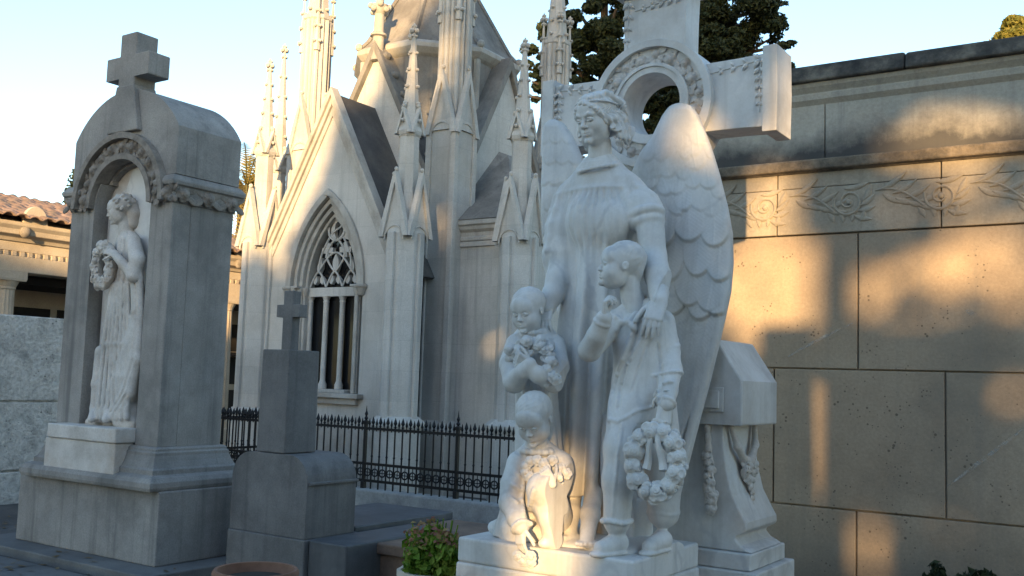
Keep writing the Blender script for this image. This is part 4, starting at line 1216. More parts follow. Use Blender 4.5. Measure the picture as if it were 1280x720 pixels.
g = np.random.default_rng(77); n_ = 420
P_ = np.stack([g.uniform(-11, -3.2, n_), g.uniform(3.0, 6.6, n_), np.zeros(n_)], 1)
zz = np.full(n_, GZ + .006); zz[(P_[:, 0] > -9.25) & (P_[:, 0] < -6.62) & (P_[:, 1] > 5.02)] = .006; zz[(P_[:, 0] < -6.6) & (P_[:, 1] < 4.88)] = GZ + .05
ok_ = ~((P_[:, 0] > -8.95) & (P_[:, 0] < -6.85) & (P_[:, 1] > 5.2)) & ~((P_[:, 0] > -6.65) & (P_[:, 0] < -5.2) & (P_[:, 1] > 5.7)); P_, zz = P_[ok_], zz[ok_]
V = []
for p_, z_ in zip(P_, zz):
    a_ = g.random() * 6.28; l_ = .025 + .03 * g.random(); d_ = np.array([math.cos(a_), math.sin(a_), 0]); e_ = np.array([-d_[1], d_[0], 0]); p_ = p_ + np.array([0, 0, z_])
    V += [p_ - d_ * l_, p_ - e_ * l_ * .45 + (0, 0, .006 * g.random()), p_ + d_ * l_ + (0, 0, .012 * g.random()), p_ + e_ * l_ * .45 + (0, 0, .006 * g.random())]
M['litter'] = leaf_mat('dry_leaves', (.10, .065, .03), (.16, .11, .05), (.20, .15, .08), 0)
tag(obj('leaf_litter', np_mesh('leaf_litter', np.array(V), np.arange(len(P_))[:, None] * 4 + np.array([[0, 1, 2, 3]])), M['litter']), 'dry fallen leaves scattered over the paving between the tombs', 'fallen leaves', kind='stuff')

# ------------------------------------------------------------------ trees
def trunk(mb, pts, r0, r1, n=9):
    m = len(pts); mb.tube(pts, [r0 + (r1 - r0) * i / (m - 1) for i in range(m)], n)

def tree(name, label, base, h, crown, n, size, mat, seed, spread=.8, group=None, trunk_r=.28):
    """crown: list of (x, y, z, r) lobes; clumps are strewn over the lobes, limbs reach for them."""
    t = thing(name, label, 'tree', base, group)
    g = np.random.default_rng(seed); cen = []; rad = []
    mb = MB(); trunk(mb, [(base[0], base[1], base[2]), (base[0] + .1, base[1], base[2] + h * .5), (base[0], base[1], base[2] + h)], trunk_r, trunk_r * .25)
    for (x, y, z, r) in crown:
        m = max(3, int(15 * r * r / 1.5))
        for k in range(m):
            d = g.normal(size=3); d /= np.linalg.norm(d)
            q = np.array([x, y, z]) + d * r * (.55 + .55 * g.random()) * np.array([1, 1, .9])
            cen.append(q); rad.append(min(1, .25 + r * .8) * (spread * (.16 + .42 * g.random() ** 1.5)) * np.array([1.2, 1.2, .65]))
        trunk(mb, [(base[0], base[1], max(base[2] + .5, z - r * 1.3)), ((base[0] + x) / 2, (base[1] + y) / 2, z - r * .3), (x, y, z + r * .3)], trunk_r * .35, .03, 6)
    mb.build('trunk', M['bark'], t)
    leaves('crown', cen, rad, n, size, mat, t, seed + 50, 1.7, .2)
    return t

def px_lobe(px, py, D, rpx):
    q = at(px, py, D=D); return (float(q[0]), float(q[1]), float(q[2]), rpx * D / FOC)

D1 = 28.0
cr = [px_lobe(*a) for a in ((900, -60, D1, 70), (870, 30, D1, 60), (930, 15, D1 + .5, 55), (960, 60, D1, 34), (890, 85, D1, 50), (820, 95, D1 + .6, 50), (800, 20, D1 + 1, 45), (850, 120, D1, 55), (930, 110, D1, 45), (780, 150, D1, 55), (822, 130, D1, 45), (845, 150, D1 + .8, 40), (840, 180, D1, 60), (900, 180, D1, 60), (976, 85, D1, 14), (984, 58, D1, 7), (970, 25, D1 + .5, 12), (978, 8, D1, 8))]
b = at(860, 420, D=D1 + .6)
tree('cypress_tree', 'big dark evergreen tree rising behind the right arm of the white cross', (float(b[0]), float(b[1]), GZ), 15, cr, 90000, .078, M['conifer'], 21, .95)
cr = [px_lobe(*a) for a in ((648, 120, D1, 7), (700, 145, D1, 10), (676, 40, D1, 9), (750, -50, D1, 60), (745, 60, D1, 42), (720, 20, D1, 30), (760, 110, D1, 40), (700, 80, D1, 30), (668, 70, D1, 20), (665, 108, D1, 20), (690, 110, D1, 26), (730, 150, D1, 36), (655, 88, D1, 10), (770, 20, D1, 30))]
b = at(745, 420, D=D1)
tree('cypress_tree', 'dark evergreen tree behind the back pinnacle, left of the white cross', (float(b[0]), float(b[1]), GZ), 14, cr, 56000, .078, M['conifer'], 22, .95)
D2 = 34.0
cr = [px_lobe(*a) for a in ((1262, 58, D2, 32), (1295, 48, D2, 38), (1250, 88, D2, 30), (1320, 78, D2, 50), (1278, 34, D2, 12))]
b = at(1285, 420, D=D2)
tree('deciduous_tree', 'sunlit yellow-green tree above the dark coping at the right edge', (float(b[0]), float(b[1]), GZ), 9.5, cr, 22000, .12, M['sunny'], 23, 1.0)
# slender cypress tip beyond the tiled roof
q = at(73, 226, D=34); b = at(77, 420, D=34)
t = thing('cypress_tree', 'slender dark cypress tip showing above the clay tile roof', 'tree', (float(b[0]), float(b[1]), GZ))
cen = []; rad = []
for k in range(24):
    f = k / 23; cen.append((b[0], b[1], 1 + (q[2] - .9) * f)); rad.append((.60 * (1 - f) ** .7 + .16,) * 2 + (.40,))
leaves('crown', cen, np.array(rad), 5000, .12, M['conifer'], t, 5)
mb = MB(); trunk(mb, [(b[0], b[1], GZ), (b[0], b[1], 5)], .2, .05); mb.build('trunk', M['bark'], t)
# palm
q = at(308, 238, D=24.5)
t = thing('palm_tree', 'palm tree with arching fronds between the arched tomb and the chapel', 'tree', (float(q[0]), float(q[1]), GZ))
mb = MB(); trunk(mb, [(q[0], q[1], GZ), (q[0] + .1, q[1], q[2] * .5), (q[0], q[1], q[2])], .26, .2, 12); mb.build('trunk', M['bark'], t)
mb = MB(); g = np.random.default_rng(6)
for k in range(80):
    az = g.random() * 6.28; el = -0.7 + 1.9 * g.random(); L = 1.9 + .6 * g.random()
    d = Vector((math.cos(az) * math.cos(el), math.sin(az) * math.cos(el), math.sin(el)))
    side = d.cross(Vector((0, 0, 1))).normalized(); pts = []
    for i in range(8):
        u = i / 7; pts.append(Vector(q) + d * L * u + Vector((0, 0, -.75 * u * u * L * .6)))
    mb.tube(pts, [.02 * (1 - i / 8) + .004 for i in range(8)], 4)
    for i in range(1, 22):
        u = i / 21; f = u * 7; i0 = min(6, int(f)); pp = pts[i0].lerp(pts[i0 + 1], f - i0)
        tdir = (pts[i0 + 1] - pts[i0]).normalized(); ln = .34 * math.sin(PI * (u * .85 + .12))
        for s in (-1, 1):
            e = pp + (side * s * .8 + tdir * .7 + Vector((0, 0, -.25))).normalized() * ln
            w = tdir * .026
            mb.add([pp - w, pp + w, e], [(0, 1, 2)])
me = bpy.data.meshes.new('fronds'); me.from_pydata(mb.v, [], mb.f); obj('fronds', me, M['palm'], t)
# ------------------------------------------------------------------ the angel monument
A_ = thing('angel_monument', 'white marble group of an angel with three children before a large ringed cross', 'monument', (-2.45, 4.7, GZ))
mb = MB()
mb.box(-2.98, 4.06, GZ - .05, -2.0, 4.80, .70, t=0); mb.box(-2.975, 4.065, .70, -2.005, 4.795, .82)
mb.build('pedestal', M['marble'], A_, bevel=.014, seg=3)
# cross
KX, KZ, KY0, KY1 = -2.41, 3.175, 5.0, 5.19
mb = MB()
def armpoly(rot):
    q = [(.30, -.19), (.50, -.192), (.645, -.198), (.645, .198), (.50, .192), (.30, .19)]
    ca, sa = [(1, 0), (0, 1), (-1, 0)][rot]
    return [(KX + x * ca - z * sa, KZ + x * sa + z * ca) for x, z in q]
def cappoly(rot):
    q = [(.645, -.232), (.722, -.232), (.726, 0), (.722, .232), (.645, .232)]
    ca, sa = [(1, 0), (0, 1), (-1, 0)][rot]
    return [(KX + x * ca - z * sa, KZ + x * sa + z * ca) for x, z in q]
for r in range(3):
    mb.prism(armpoly(r), KY0, KY1, 'y'); mb.prism(cappoly(r), KY0 - .025, KY1 + .025, 'y')
mb.prism([(KX - .19, KZ - .30), (KX - .20, KZ - .8), (KX - .25, 1.84), (KX + .25, 1.84), (KX + .20, KZ - .8), (KX + .19, KZ - .30)], KY0, KY1, 'y')
cross = mb.build('cross', M['marble'], A_, bevel=.008)
def annulus(mb, r0, r1, y0, y1, r0b=None, r1b=None, n=64):
    r0b = r0 if r0b is None else r0b; r1b = r1 if r1b is None else r1b
    rings = []
    for r, y in ((r0, y0), (r1, y0), (r1b, y1), (r0b, y1), (r0, y0)):
        rings.append([(KX + r * math.cos(2 * PI * k / n), y, KZ + r * math.sin(2 * PI * k / n)) for k in range(n)])
    mb.loft(rings, cap=False)
mb = MB()
annulus(mb, .325, .368, KY0 - .045, KY1 + .03); annulus(mb, .20, .33, KY0 - .012, KY1 + .02); annulus(mb, .213, .232, KY0 - .04, KY0 + .05)
annulus(mb, .178, .215, KY0 - .03, KY1 + .03, .168, .215)
ringo = mb.build('ring', M['marble'], cross, bevel=.004, ang=50)
random.seed(12); it = []; lf = []
for k in range(18):
    th = 2 * PI * k / 18 + .1; rr = .275 + .012 * (-1) ** k
    c = (KX + rr * math.cos(th), KY0 - .014, KZ + rr * math.sin(th)); it.append((c, (0, -1, 0), .044 if k % 2 else .034))
    for q in range(4):
        a2 = random.random() * 6.28; lf.append(((c[0] + .03 * math.cos(a2), c[1], c[2] + .03 * math.sin(a2)), (math.cos(a2), -.15, math.sin(a2)), .055, .018, (0, -1, 0)))
roses('flower_relief', it, lf, M['marble_worn'], ringo, .0035)
def spray(x, z, ang, n=6):
    mb = MB()
    for i in range(n):
        t = i / n; px_, pz_ = x + math.cos(ang) * .28 * t, z + math.sin(ang) * .28 * t
        for s in (-1, 1): leaf3(mb, (px_, KY0 - .001, pz_), (math.cos(ang + s * .8), -.03, math.sin(ang + s * .8)), .055 - .03 * t, .010, (0, -1, 0))
    mb.tube([(x, KY0 - .002, z), (x + math.cos(ang) * .29, KY0 - .002, z + math.sin(ang) * .29)], .0045, 5)
    mb.build('leaf_carving', M['marble'], cross, smooth='auto')
spray(KX + .625, KZ + .165, PI + .12, 4); spray(KX + .628, KZ + .17, -PI / 2 - .02)
spray(KX - .625, KZ + .165, -.1, 4); spray(KX - .62, KZ + .15, -PI / 2)
spray(KX - .16, KZ + .62, -PI / 2 - .05, 4); spray(KX + .165, KZ + .61, PI + .15, 5)
# block and flaring foot under the cross
mb = MB()
mb.prism([(KX - .61, 1.41), (KX + .61, 1.41), (KX + .61, 1.635), (KX + .47, 1.845), (KX - .47, 1.845), (KX - .61, 1.635)], 4.83, 5.36, 'y')
hb = mb.build('cross_block', M['marble'], A_, bevel=.010)
mb = MB()
prof = [(.455, 1.41), (.46, 1.30), (.475, 1.18), (.505, 1.06), (.55, .97), (.572, .93), (.575, .895), (.56, .88), (.525, .86), (.52, .845), (.545, .815), (.575, .80), (.60, .785)]
prof = [(x * 1.09, z) for x, z in prof]
mb.prism([(KX - x, z) for x, z in prof] + [(KX + x, z) for x, z in prof[::-1]], 4.865, 5.33, 'y')
mb.box(KX - .66, 4.835, .70, KX + .66, 5.36, .783); mb.box(KX - .70, 4.805, GZ, KX + .70, 5.40, .698)
ft = mb.build('cross_foot', M['marble'], A_, bevel=.010)
random.seed(21)
x0, z0, x1, z1, yy = KX + .41, 1.50, KX + .44, .99, 4.862
core = [np.array((x0 + (x1 - x0) * t, yy - .004 - .012 * t, z0 + (z1 - z0) * t)) for t in np.linspace(0, .95, 10)]
it = [((x0 + (x1 - x0) * t + random.uniform(-.012, .012), yy - .020, z0 + (z1 - z0) * t), (random.uniform(-.4, .4), -1, random.uniform(-.3, .2)), .026 + .014 * t) for t in np.linspace(.5, 1, 9)]
roses('garland', it, [], M['marble_worn'], ft, .0035, (core, [.008 + .020 * t for t in np.linspace(0, 1, 10)]))
gx = KX + .520; core = []; it = []
for k in range(12): it.append(((gx + .03 + random.uniform(0, .02), 5.085 + random.uniform(-.07, .07), 1.185 + random.uniform(-.06, .045)), (1, random.uniform(-.5, .5), random.uniform(-.3, .5)), .034))
for k in range(5): it.append(((gx + .05, 5.085 + random.uniform(-.02, .02), 1.12 - .03 * k), (1, 0, 0), .024))
core = [np.array((gx + .002, 5.085 + .17, 1.40)), np.array((gx + .02, 5.085 + .13, 1.30)), np.array((gx + .03, 5.085 + .04, 1.22)), np.array((gx + .03, 5.085 - .04, 1.22)), np.array((gx + .02, 5.085 - .13, 1.30)), np.array((gx + .002, 5.085 - .17, 1.40))]
roses('garland', it, [], M['marble_worn'], ft, .0035, (core, [.014, .018, .024, .024, .018, .014]))
mb = MB(); mb.box(KX + .315, 4.815, 1.475, KX + .515, 4.829, 1.60); mb.box(KX + .335, 4.80, 1.475 + .018, KX + .495, 4.8145, 1.60 - .018); mb.build('plaque', M['marble'], hb, bevel=.004)

# ---- wings: feathered relief on a curved sheet
def wing(rows_l, rows_r, feathers, Y0, lean, name, nu=110, nv=240, thick=.055):
    ly, lx = zip(*[(y, x) for x, y in rows_l]); ry, rx_ = zip(*[(y, x) for x, y in rows_r])
    ys = np.linspace(min(ly[0], ry[0]), max(ly[-1], ry[-1]), nv); us = np.linspace(0, 1, nu)
    L = np.interp(ys, ly, lx); Rr = np.interp(ys, ry, rx_)
    X = L[:, None] + (Rr - L)[:, None] * us[None, :]; Yp = np.repeat(ys[:, None], nu, 1)
    hgt = np.zeros_like(X)
    for fx, fy, ra, rb, lift, ang in feathers:
        ca, sa = math.cos(ang), math.sin(ang)
        dx, dy = X - fx, Yp - fy
        a = dx * ca + dy * sa; b = -dx * sa + dy * ca           # b runs to the tip
        e = np.clip(1 - (a / ra) ** 2, 0, 1); tip = rb * np.sqrt(e)
        t = np.clip((b + rb) / (2 * rb), 0, 1.2)
        ins = (np.abs(a) < ra) & (b < tip) & (b > -rb)
        val = lift * (t ** 1.3) * (.62 + .38 * np.sqrt(e)) + .0016 * (np.abs(a) < ra * .07) + .0009 * np.sin((b - np.abs(a) * .8) * 1.3) * (lift > .012)
        edge = np.clip((tip - b) / 2.5, 0, 1) * np.clip((ra - np.abs(a)) / 1.5, 0, 1)
        hgt = np.maximum(hgt, np.where(ins, val * edge ** .5, 0))
    dome = np.sqrt(np.clip(1 - (2 * us - 1) ** 4, 0, 1))[None, :] * np.clip((ys - ys[0]) / 10, 0, 1)[:, None] ** .5 * np.clip((ys[-1] - ys) / 10, 0, 1)[:, None] ** .5
    V = []; B = []
    for i in range(nv):
        for j in range(nu):
            yy = Y0 + lean[0] * (Yp[i, j] - ys[0]) / 400 + lean[1] * (us[j] - .5)
            base = at(X[i, j], Yp[i, j], Y=yy)
            hf = thick * .55 * dome[i, j] + hgt[i, j]
            V.append(base + np.array([.0, -hf, 0])); B.append(base + np.array([0, thick * .45 * dome[i, j] + .014, 0]))
    n = nu * nv; ii = np.arange(nv - 1)[:, None] * nu + np.arange(nu - 1)[None, :]
    q = np.stack([ii, ii + nu, ii + nu + 1, ii + 1], -1).reshape(-1, 4)
    Q = [q, q[:, ::-1] + n]
    bnd = [i * nu for i in range(nv)] + [(nv - 1) * nu + j for j in range(1, nu)] + [i * nu + nu - 1 for i in range(nv - 2, -1, -1)] + [j for j in range(nu - 2, 0, -1)]
    bnd = np.array(bnd); nx_ = np.roll(bnd, -1)
    Q.append(np.stack([bnd, bnd + n, nx_ + n, nx_], 1)[:, ::-1])
    me = np_mesh(name, np.array(V + B), np.concatenate(Q), True)
    bm = bmesh.new(); bm.from_mesh(me); bmesh.ops.recalc_face_normals(bm, faces=bm.faces); bm.to_mesh(me); bm.free()
    return me
g = np.random.default_rng(8)
fe = []
for r, (y, n_, ra, rb, lf) in enumerate(((178, 4, 9, 10, .005), (194, 5, 10, 11, .006), (212, 6, 11, 12, .007), (232, 6, 12, 13, .009), (254, 6, 13, 16, .013))):
    for k in range(n_): fe.append((802 + (k + .5 * (r % 2)) * 104 / n_ + 10 * (y - 185) / 80 + g.normal() * 4, y + 4 * math.sin(k * 1.3) + g.normal() * 3, ra + g.normal(), rb + g.normal() * 1.5, lf * (.6 + .8 * g.random()), -.15 + g.normal() * .15))
for k, x in enumerate((800, 830, 862, 894)): fe.append((x + 2 + g.normal() * 2, 278 + 6 * (k % 2), 18 + g.normal(), 27, .027, -.10 + g.normal() * .06))
for k, x in enumerate((812, 846, 878, 902)): fe.append((x + g.normal() * 2, 312 + 6 * (k % 2), 19 + g.normal(), 36, .031, .0 + g.normal() * .06))
for k, x in enumerate((800, 833, 866, 896)): fe.append((x + g.normal() * 2, 345 + 7 * (k % 2), 20 + g.normal(), 40, .033, .10 + g.normal() * .06))
for k, x in enumerate((850, 882, 900)): fe.append((x + g.normal() * 2, 362 + 6 * (k % 2), 19, 34, .030, .2))
for k in range(6): fe.append((815 + k * 16, 440 + 6 * (k % 2), 9.5, 175 - 8 * k, .022, .19 + .015 * k))
wl = [(848, 128.5), (838, 133), (828, 146), (815, 172), (800, 192), (790, 215), (784, 240), (786, 300), (792, 400), (802, 480), (812, 560), (832, 604)]
wr = [(853, 128.5), (864, 132), (872, 143), (880, 162), (889, 185), (899, 218), (909, 258), (915, 292), (916, 330), (913, 365), (905, 402), (896, 440), (886, 480), (875, 520), (866, 555), (858, 585), (846, 604)]
obj('wing', wing(wl, wr, fe, 4.86, (-.10, -.10), 'wing', 120, 260, .085), M['marble'], A_); wings = [A_.children[-1]]
fe = []
for r, (y, n_, ra, rb, lf) in enumerate(((170, 3, 9, 12, .004), (195, 3, 10, 13, .005), (220, 3, 11, 14, .007), (248, 3, 11, 18, .010), (275, 3, 12, 22, .014), (298, 3, 12, 24, .015))):
    for k in range(n_): fe.append((683 + (k + .5 * (r % 2)) * 16, y, ra, rb, lf, .1))
for k in range(4): fe.append((680 + 10 * k, 330, 7, 70, .01, -.05))
wl = [(688, 149), (682, 155), (679, 168), (678, 200), (677, 260), (680, 300), (686, 322), (700, 400)]
wr = [(694, 149), (704, 154), (714, 168), (722, 185), (732, 210), (740, 260), (745, 320), (740, 400)]
obj('wing', wing(wl, wr, fe, 4.76, (-.02, .03), 'wing', 60, 160, .07), M['marble'], A_); wings.append(A_.children[-1])

# ---- angel figure
def P(px, py, Y): return at(px, py, Y=Y)
AYc = 4.54
parts = []
cl = Clay((-3.02, 4.02, .80), (-2.0, 4.86, 3.02), .005)
lev = [(619, 734, 47, 37), (560, 738, 46, 37), (500, 741, 48, 40), (440, 744, 48, 41), (380, 748, 45, 39), (330, 751, 42, 36), (290, 753, 43, 36), (260, 753, 45, 35), (240, 753, 46, 32), (226, 753, 39, 27), (216, 751, 29, 23), (207, 750, 19, 18)]
zs, cx, cy, ax, ay = [], [], [], [], []
for py, px, a, b in lev:
    q = P(px, py, AYc); zs.append(q[2]); cx.append(q[0]); cy.append(AYc); ax.append(rpx(a, q) * 1.0); ay.append(rpx(b, q) * .95)
z_yoke = P(752, 232, 4.4)[2]; z_hem = zs[0]
def gown(th, Z, k0):
    t = np.clip((z_yoke - Z) / .9, 0, 1); top = np.clip((z_yoke - Z) / .05, 0, 1)
    fine = .0105 * np.sin(26 * th + .6 * np.sin(9 * Z)) * np.clip(1.15 - t * 2.2, 0, 1) * top * (.35 + .65 * np.clip(np.cos(th + 1.75) * 1.4, 0, 1))
    big = (.021 * np.sin(7 * th + 1.2 * np.sin(1.6 * Z) + .7) + .012 * np.sin(11 * th - 1.5 * Z + 2.0)) * t
    sharp = -.020 * np.abs(np.sin(4.5 * th + .8 * Z)) ** 6 * t
    hem = .022 * np.clip((z_hem + .25 - Z) / .25, 0, 1) * np.sin(8 * th + 3)
    yoke = .006 * np.exp(-((Z - z_yoke) / .012) ** 2)
    return fine + big + sharp + hem + yoke
cl.stack(zs[::-1][::-1], cx, cy, ax, ay, gown, .03)
q = P(752, 225, AYc)
# shoulders and neckline
cl.chain([P(716, 247, 4.56), P(752, 224, 4.53), P(794, 243, 4.56)], [rpx(16, q), rpx(19, q), rpx(16, q)], .05)
cl.chain([P(718, 234, 4.55), P(744, 211, 4.53), P(756, 210, 4.53), P(786, 231, 4.55)], [rpx(12, q), rpx(15, q), rpx(15, q), rpx(12, q)], .06)
nk = [P(748, 208, 4.49) + np.array([.105 * math.cos(a), .085 * math.sin(a), .012 * math.cos(a) - .01 - .02 * max(0, -math.sin(a))]) for a in np.linspace(0, 2 * PI, 25)]
cl.chain(nk, .0075, .012)
# bust, waist softness
cl.ell(P(728, 275, 4.42), (.075, .05, .085), None, .10); cl.ell(P(768, 277, 4.42), (.075, .05, .085), None, .10)
def sleeve(pts, rs, nf, amp, seed):
    cl.chain(pts, rs, .03)
    g = np.random.default_rng(seed)
    a, b = np.array(pts[0]), np.array(pts[-1]); d = unit(b - a); u = unit(np.cross(d, (0, 1, .3))); v = np.cross(d, u)
    for k in range(nf):
        th = 2 * PI * k / nf + g.normal() * .1; prev = None; tw = g.normal() * .5
        for i in range(7):
            t = i / 6; f = t * (len(pts) - 1); i0 = min(len(pts) - 2, int(f)); c = np.array(pts[i0]) + (np.array(pts[i0 + 1]) - np.array(pts[i0])) * (f - i0)
            r = rs[i0] + (rs[i0 + 1] - rs[i0]) * (f - i0)
            e = c + (u * math.cos(th + tw * t) + v * math.sin(th + tw * t)) * (r + amp * .1)
            if prev is not None: cl.cone(prev, e, amp * (1.1 - .5 * abs(t - .5)), amp * (1.1 - .5 * abs(t - .5)), .018)
            prev = e
# image-left arm: loose sleeve hanging to the elbow
cl_s = [P(713, 248, 4.54), P(708, 285, 4.52), P(704, 318, 4.50), P(702, 336, 4.50)]
sleeve(cl_s, [rpx(19, q), rpx(23, q), rpx(23, q), rpx(18, q)], 7, .014, 1)
cl.chain([P(690, 325, 4.5), P(687, 348, 4.50)], [rpx(11, q), rpx(5, q)], .03)
cl.chain([P(704, 322, 4.47), P(698, 350, 4.43), P(690, 370, 4.38), P(684, 386, 4.35)], [rpx(16, q), rpx(15.5, q), rpx(12.5, q), rpx(10, q)], .02)
# image-right arm: short puffed sleeve with rolled cuff
sleeve([P(790, 244, 4.54), P(801, 259, 4.52), P(808, 273, 4.50)], [rpx(16, q), rpx(20, q), rpx(19.5, q)], 11, .012, 2)
A0, B0 = P(808, 269, 4.50), P(813, 300, 4.48); d = unit(B0 - A0); u = unit(np.cross(d, (0, 1, 0))); v = np.cross(d, u)
for rr, off, rad in ((rpx(18.5, q), .0, .019), (rpx(16.5, q), .045, .014)):
    pr = None
    for t in range(25):
        a = 2 * PI * t / 24; e = A0 + d * off + (u * math.cos(a) + v * math.sin(a)) * rr * (1 + .06 * math.sin(3 * a))
        if pr is not None: cl.cone(pr, e, rad, rad, .012)
        pr = e
arm_pts = [P(811, 268, 4.50), P(817, 322, 4.46), P(822, 345, 4.38), P(825, 366, 4.31), P(824, 376, 4.27)]
arm_r = [rpx(17.5, q), rpx(15.5, q), rpx(15, q), rpx(12, q), rpx(10, q)]
cl.chain(arm_pts, arm_r, .015)
# bare feet on a rocky ground
for (hx, hy, hY, tx, ty, tY) in ((742, 618, 4.42, 734, 652, 4.18), (716, 620, 4.50, 712, 655, 4.28)):
    a, b = P(hx, hy, hY), P(tx, ty, tY); b[2] = .855; a[2] = max(a[2], .90)
    cl.cone(a, (a + b) / 2 + (0, 0, .02), .048, .042, .03); cl.cone((a + b) / 2 + (0, 0, .02), b, .045, .034, .03, flat=((0, 0, 1), .7))
    d = unit((b - a) * (1, 1, 0)); sdv = np.array([-d[1], d[0], 0])
    for k in range(5):
        o = (k - 2) * .021; L = .045 - .012 * abs(k - 1) * (1 if k > 1 else .5)
        p0 = b + sdv * o + (0, 0, -.004); cl.cone(p0, p0 + d * L, .0135, .012, .004)
cl.rough(.0012, 55)
g = np.random.default_rng(2)
for k in range(16):
    cl.ell((-2.85 + .75 * g.random(), 4.25 + .45 * g.random(), .82), (.10 + .1 * g.random(), .09 + .07 * g.random(), .03 + .02 * g.random()), None, .03)
parts.append(cl.mesh(1))
hc = P(745, 148, 4.46)
parts.append(head(hc, (-.19, -1, -.28), .278, up=(-.03, 0, 1), h=.0028, ears=False, neck=([P(750, 180, 4.50), P(750, 200, 4.52), P(751, 222, 4.53)], [.059, .064, .090])))
# the hand on the boy's shoulder
parts.append(hand(P(824, 377, 4.262), unit(P(813, 412, 4.19) - P(824, 377, 4.262)), (-.25, 1, .1), .195, -1, ((18, 14, 10), (14, 12, 10), (12, 12, 10), (14, 14, 12)), .06, arm=([arm_pts[-2], arm_pts[-1]], [arm_r[-2] * .90, arm_r[-1] * .9]), thumb=(.75, .6, .1)))
parts.append(hand(P(684, 386, 4.35), unit(P(678, 416, 4.25) - P(684, 386, 4.35)), (-.1, .9, -.5), .165, -1, (20, 16, 12), .06))
V, Q = merge_meshes(parts)
ang = obj('angel_figure', np_mesh('angel_figure', V, Q, True), M['marble'], A_)
# hair: waves from the parting, curls at the side, fillet round the head
Ah = frame((-.19, -1, -.28), (-.03, 0, 1)); HS = .278
Wh = lambda x, y, z: hc + Ah @ (np.array([x, y, z]) * HS)
cl = Clay(hc - .27, hc + .27, .0032)
cl.ell(Wh(0, -.09, .145), np.array([.350, .405, .345]) * HS, Ah, .01)
cl.ell(Wh(0, .46, -.12), np.array([.235, .30, .40]) * HS, Ah, .02, '-')
g = np.random.default_rng(5)
def lock(pts, r0, r1, wob, n=18, ph=0):
    pts = [np.array(p, float) for p in pts]; pr = None; m = len(pts) - 1
    for i in range(n + 1):
        t = i / n; f = t * m; i0 = min(m - 1, int(f)); p_ = pts[i0] + (pts[i0 + 1] - pts[i0]) * (f - i0)
        dd = pts[i0 + 1] - pts[i0]
        p_ = p_ + np.array([wob * math.sin(11 * t + ph), wob * math.cos(11 * t + ph), wob * .5 * math.sin(17 * t + ph)])
        e = Wh(*p_); r = (r0 + (r1 - r0) * t) * HS
        if pr is not None: cl.cone(pr, e, r, r, .006)
        pr = e
for s in (-1, 1):
    for k in range(6):
        z = .29 - .055 * k
        lock([(s * .02, .31 - .02 * k, .30 + .01 * k), (s * .17, .315 - .03 * k, .22 - .025 * k), (s * .29, .18 - .02 * k, .06 - .03 * k), (s * .34, .02 - .03 * k, -.08 - .02 * k)], .042, .045, .014, 20, k * 1.3 + s)
    for k in range(11):
        a0 = g.random(); lock([(s * (.30 + .06 * g.random()), .06 - .35 * a0, .05 - .1 * g.random()), (s * (.34 + .06 * g.random()), .02 - .38 * a0, -.14 - .1 * g.random()), (s * (.35 + .07 * g.random()), -.04 - .38 * a0, -.34), (s * (.34 + .10 * g.random()), -.06 - .35 * a0, -.44 - .10 * g.random())], .052, .058, .035, 18, g.random() * 6)
    for k in range(9):
        c_ = (s * (.36 + .08 * g.random()), -.02 - .30 * g.random(), -.20 - .28 * g.random()); pr = None
        for t in range(14):
            a = t * .55; rr = .075 * (1 - t / 18)
            e = Wh(c_[0] + .01 * t * s * .3, c_[1] + rr * math.cos(a), c_[2] + rr * math.sin(a))
            if pr is not None: cl.cone(pr, e, .030 * HS, .030 * HS, .006)
            pr = e
for k in range(10):
    a = k / 9 * 2 - 1
    lock([(a * .26, -.10, .425), (a * .36, -.34, .22), (a * .36, -.46, .0), (a * .30, -.44, -.3)], .06, .06, .02, 14, k)
for k in range(9):
    a = k / 8 * 2 - 1; lock([(a * .10, .22, .37), (a * .22, .05, .43 - .05 * a * a), (a * .28, -.2, .40)], .045, .045, .010, 10, k * 2)
q_ = [cl.ax[0][:, None, None] - hc[0], cl.ax[1][None, :, None] - hc[1], cl.ax[2][None, None, :] - hc[2]]
hx, hy, hz = [(q_[0] * Ah[0, i] + q_[1] * Ah[1, i] + q_[2] * Ah[2, i]) / HS for i in range(3)]
phi = np.arctan2(np.abs(hx) + .02, hz - .0)
cl.F += ((.0024 + .0014 * np.clip(.42 - hz, 0, 1)) * np.sin(2 * PI * (hy * 9.5 + .55 * np.sin(7.5 * phi) + .3 * np.sin(13 * phi + 2 * hy)))).astype(np.float32)
pr = None
for t in range(33):
    a = 2 * PI * t / 32; e = Wh(.372 * math.sin(a), -.09 + .412 * math.cos(a), .225 + .10 * math.cos(a))
    if pr is not None: cl.cone(pr, e, .020 * HS, .020 * HS, .002)
    pr = e
V, Q = cl.mesh(1)
hairm = obj('hair', np_mesh('hair', V, Q, True), M['marble'], ang)
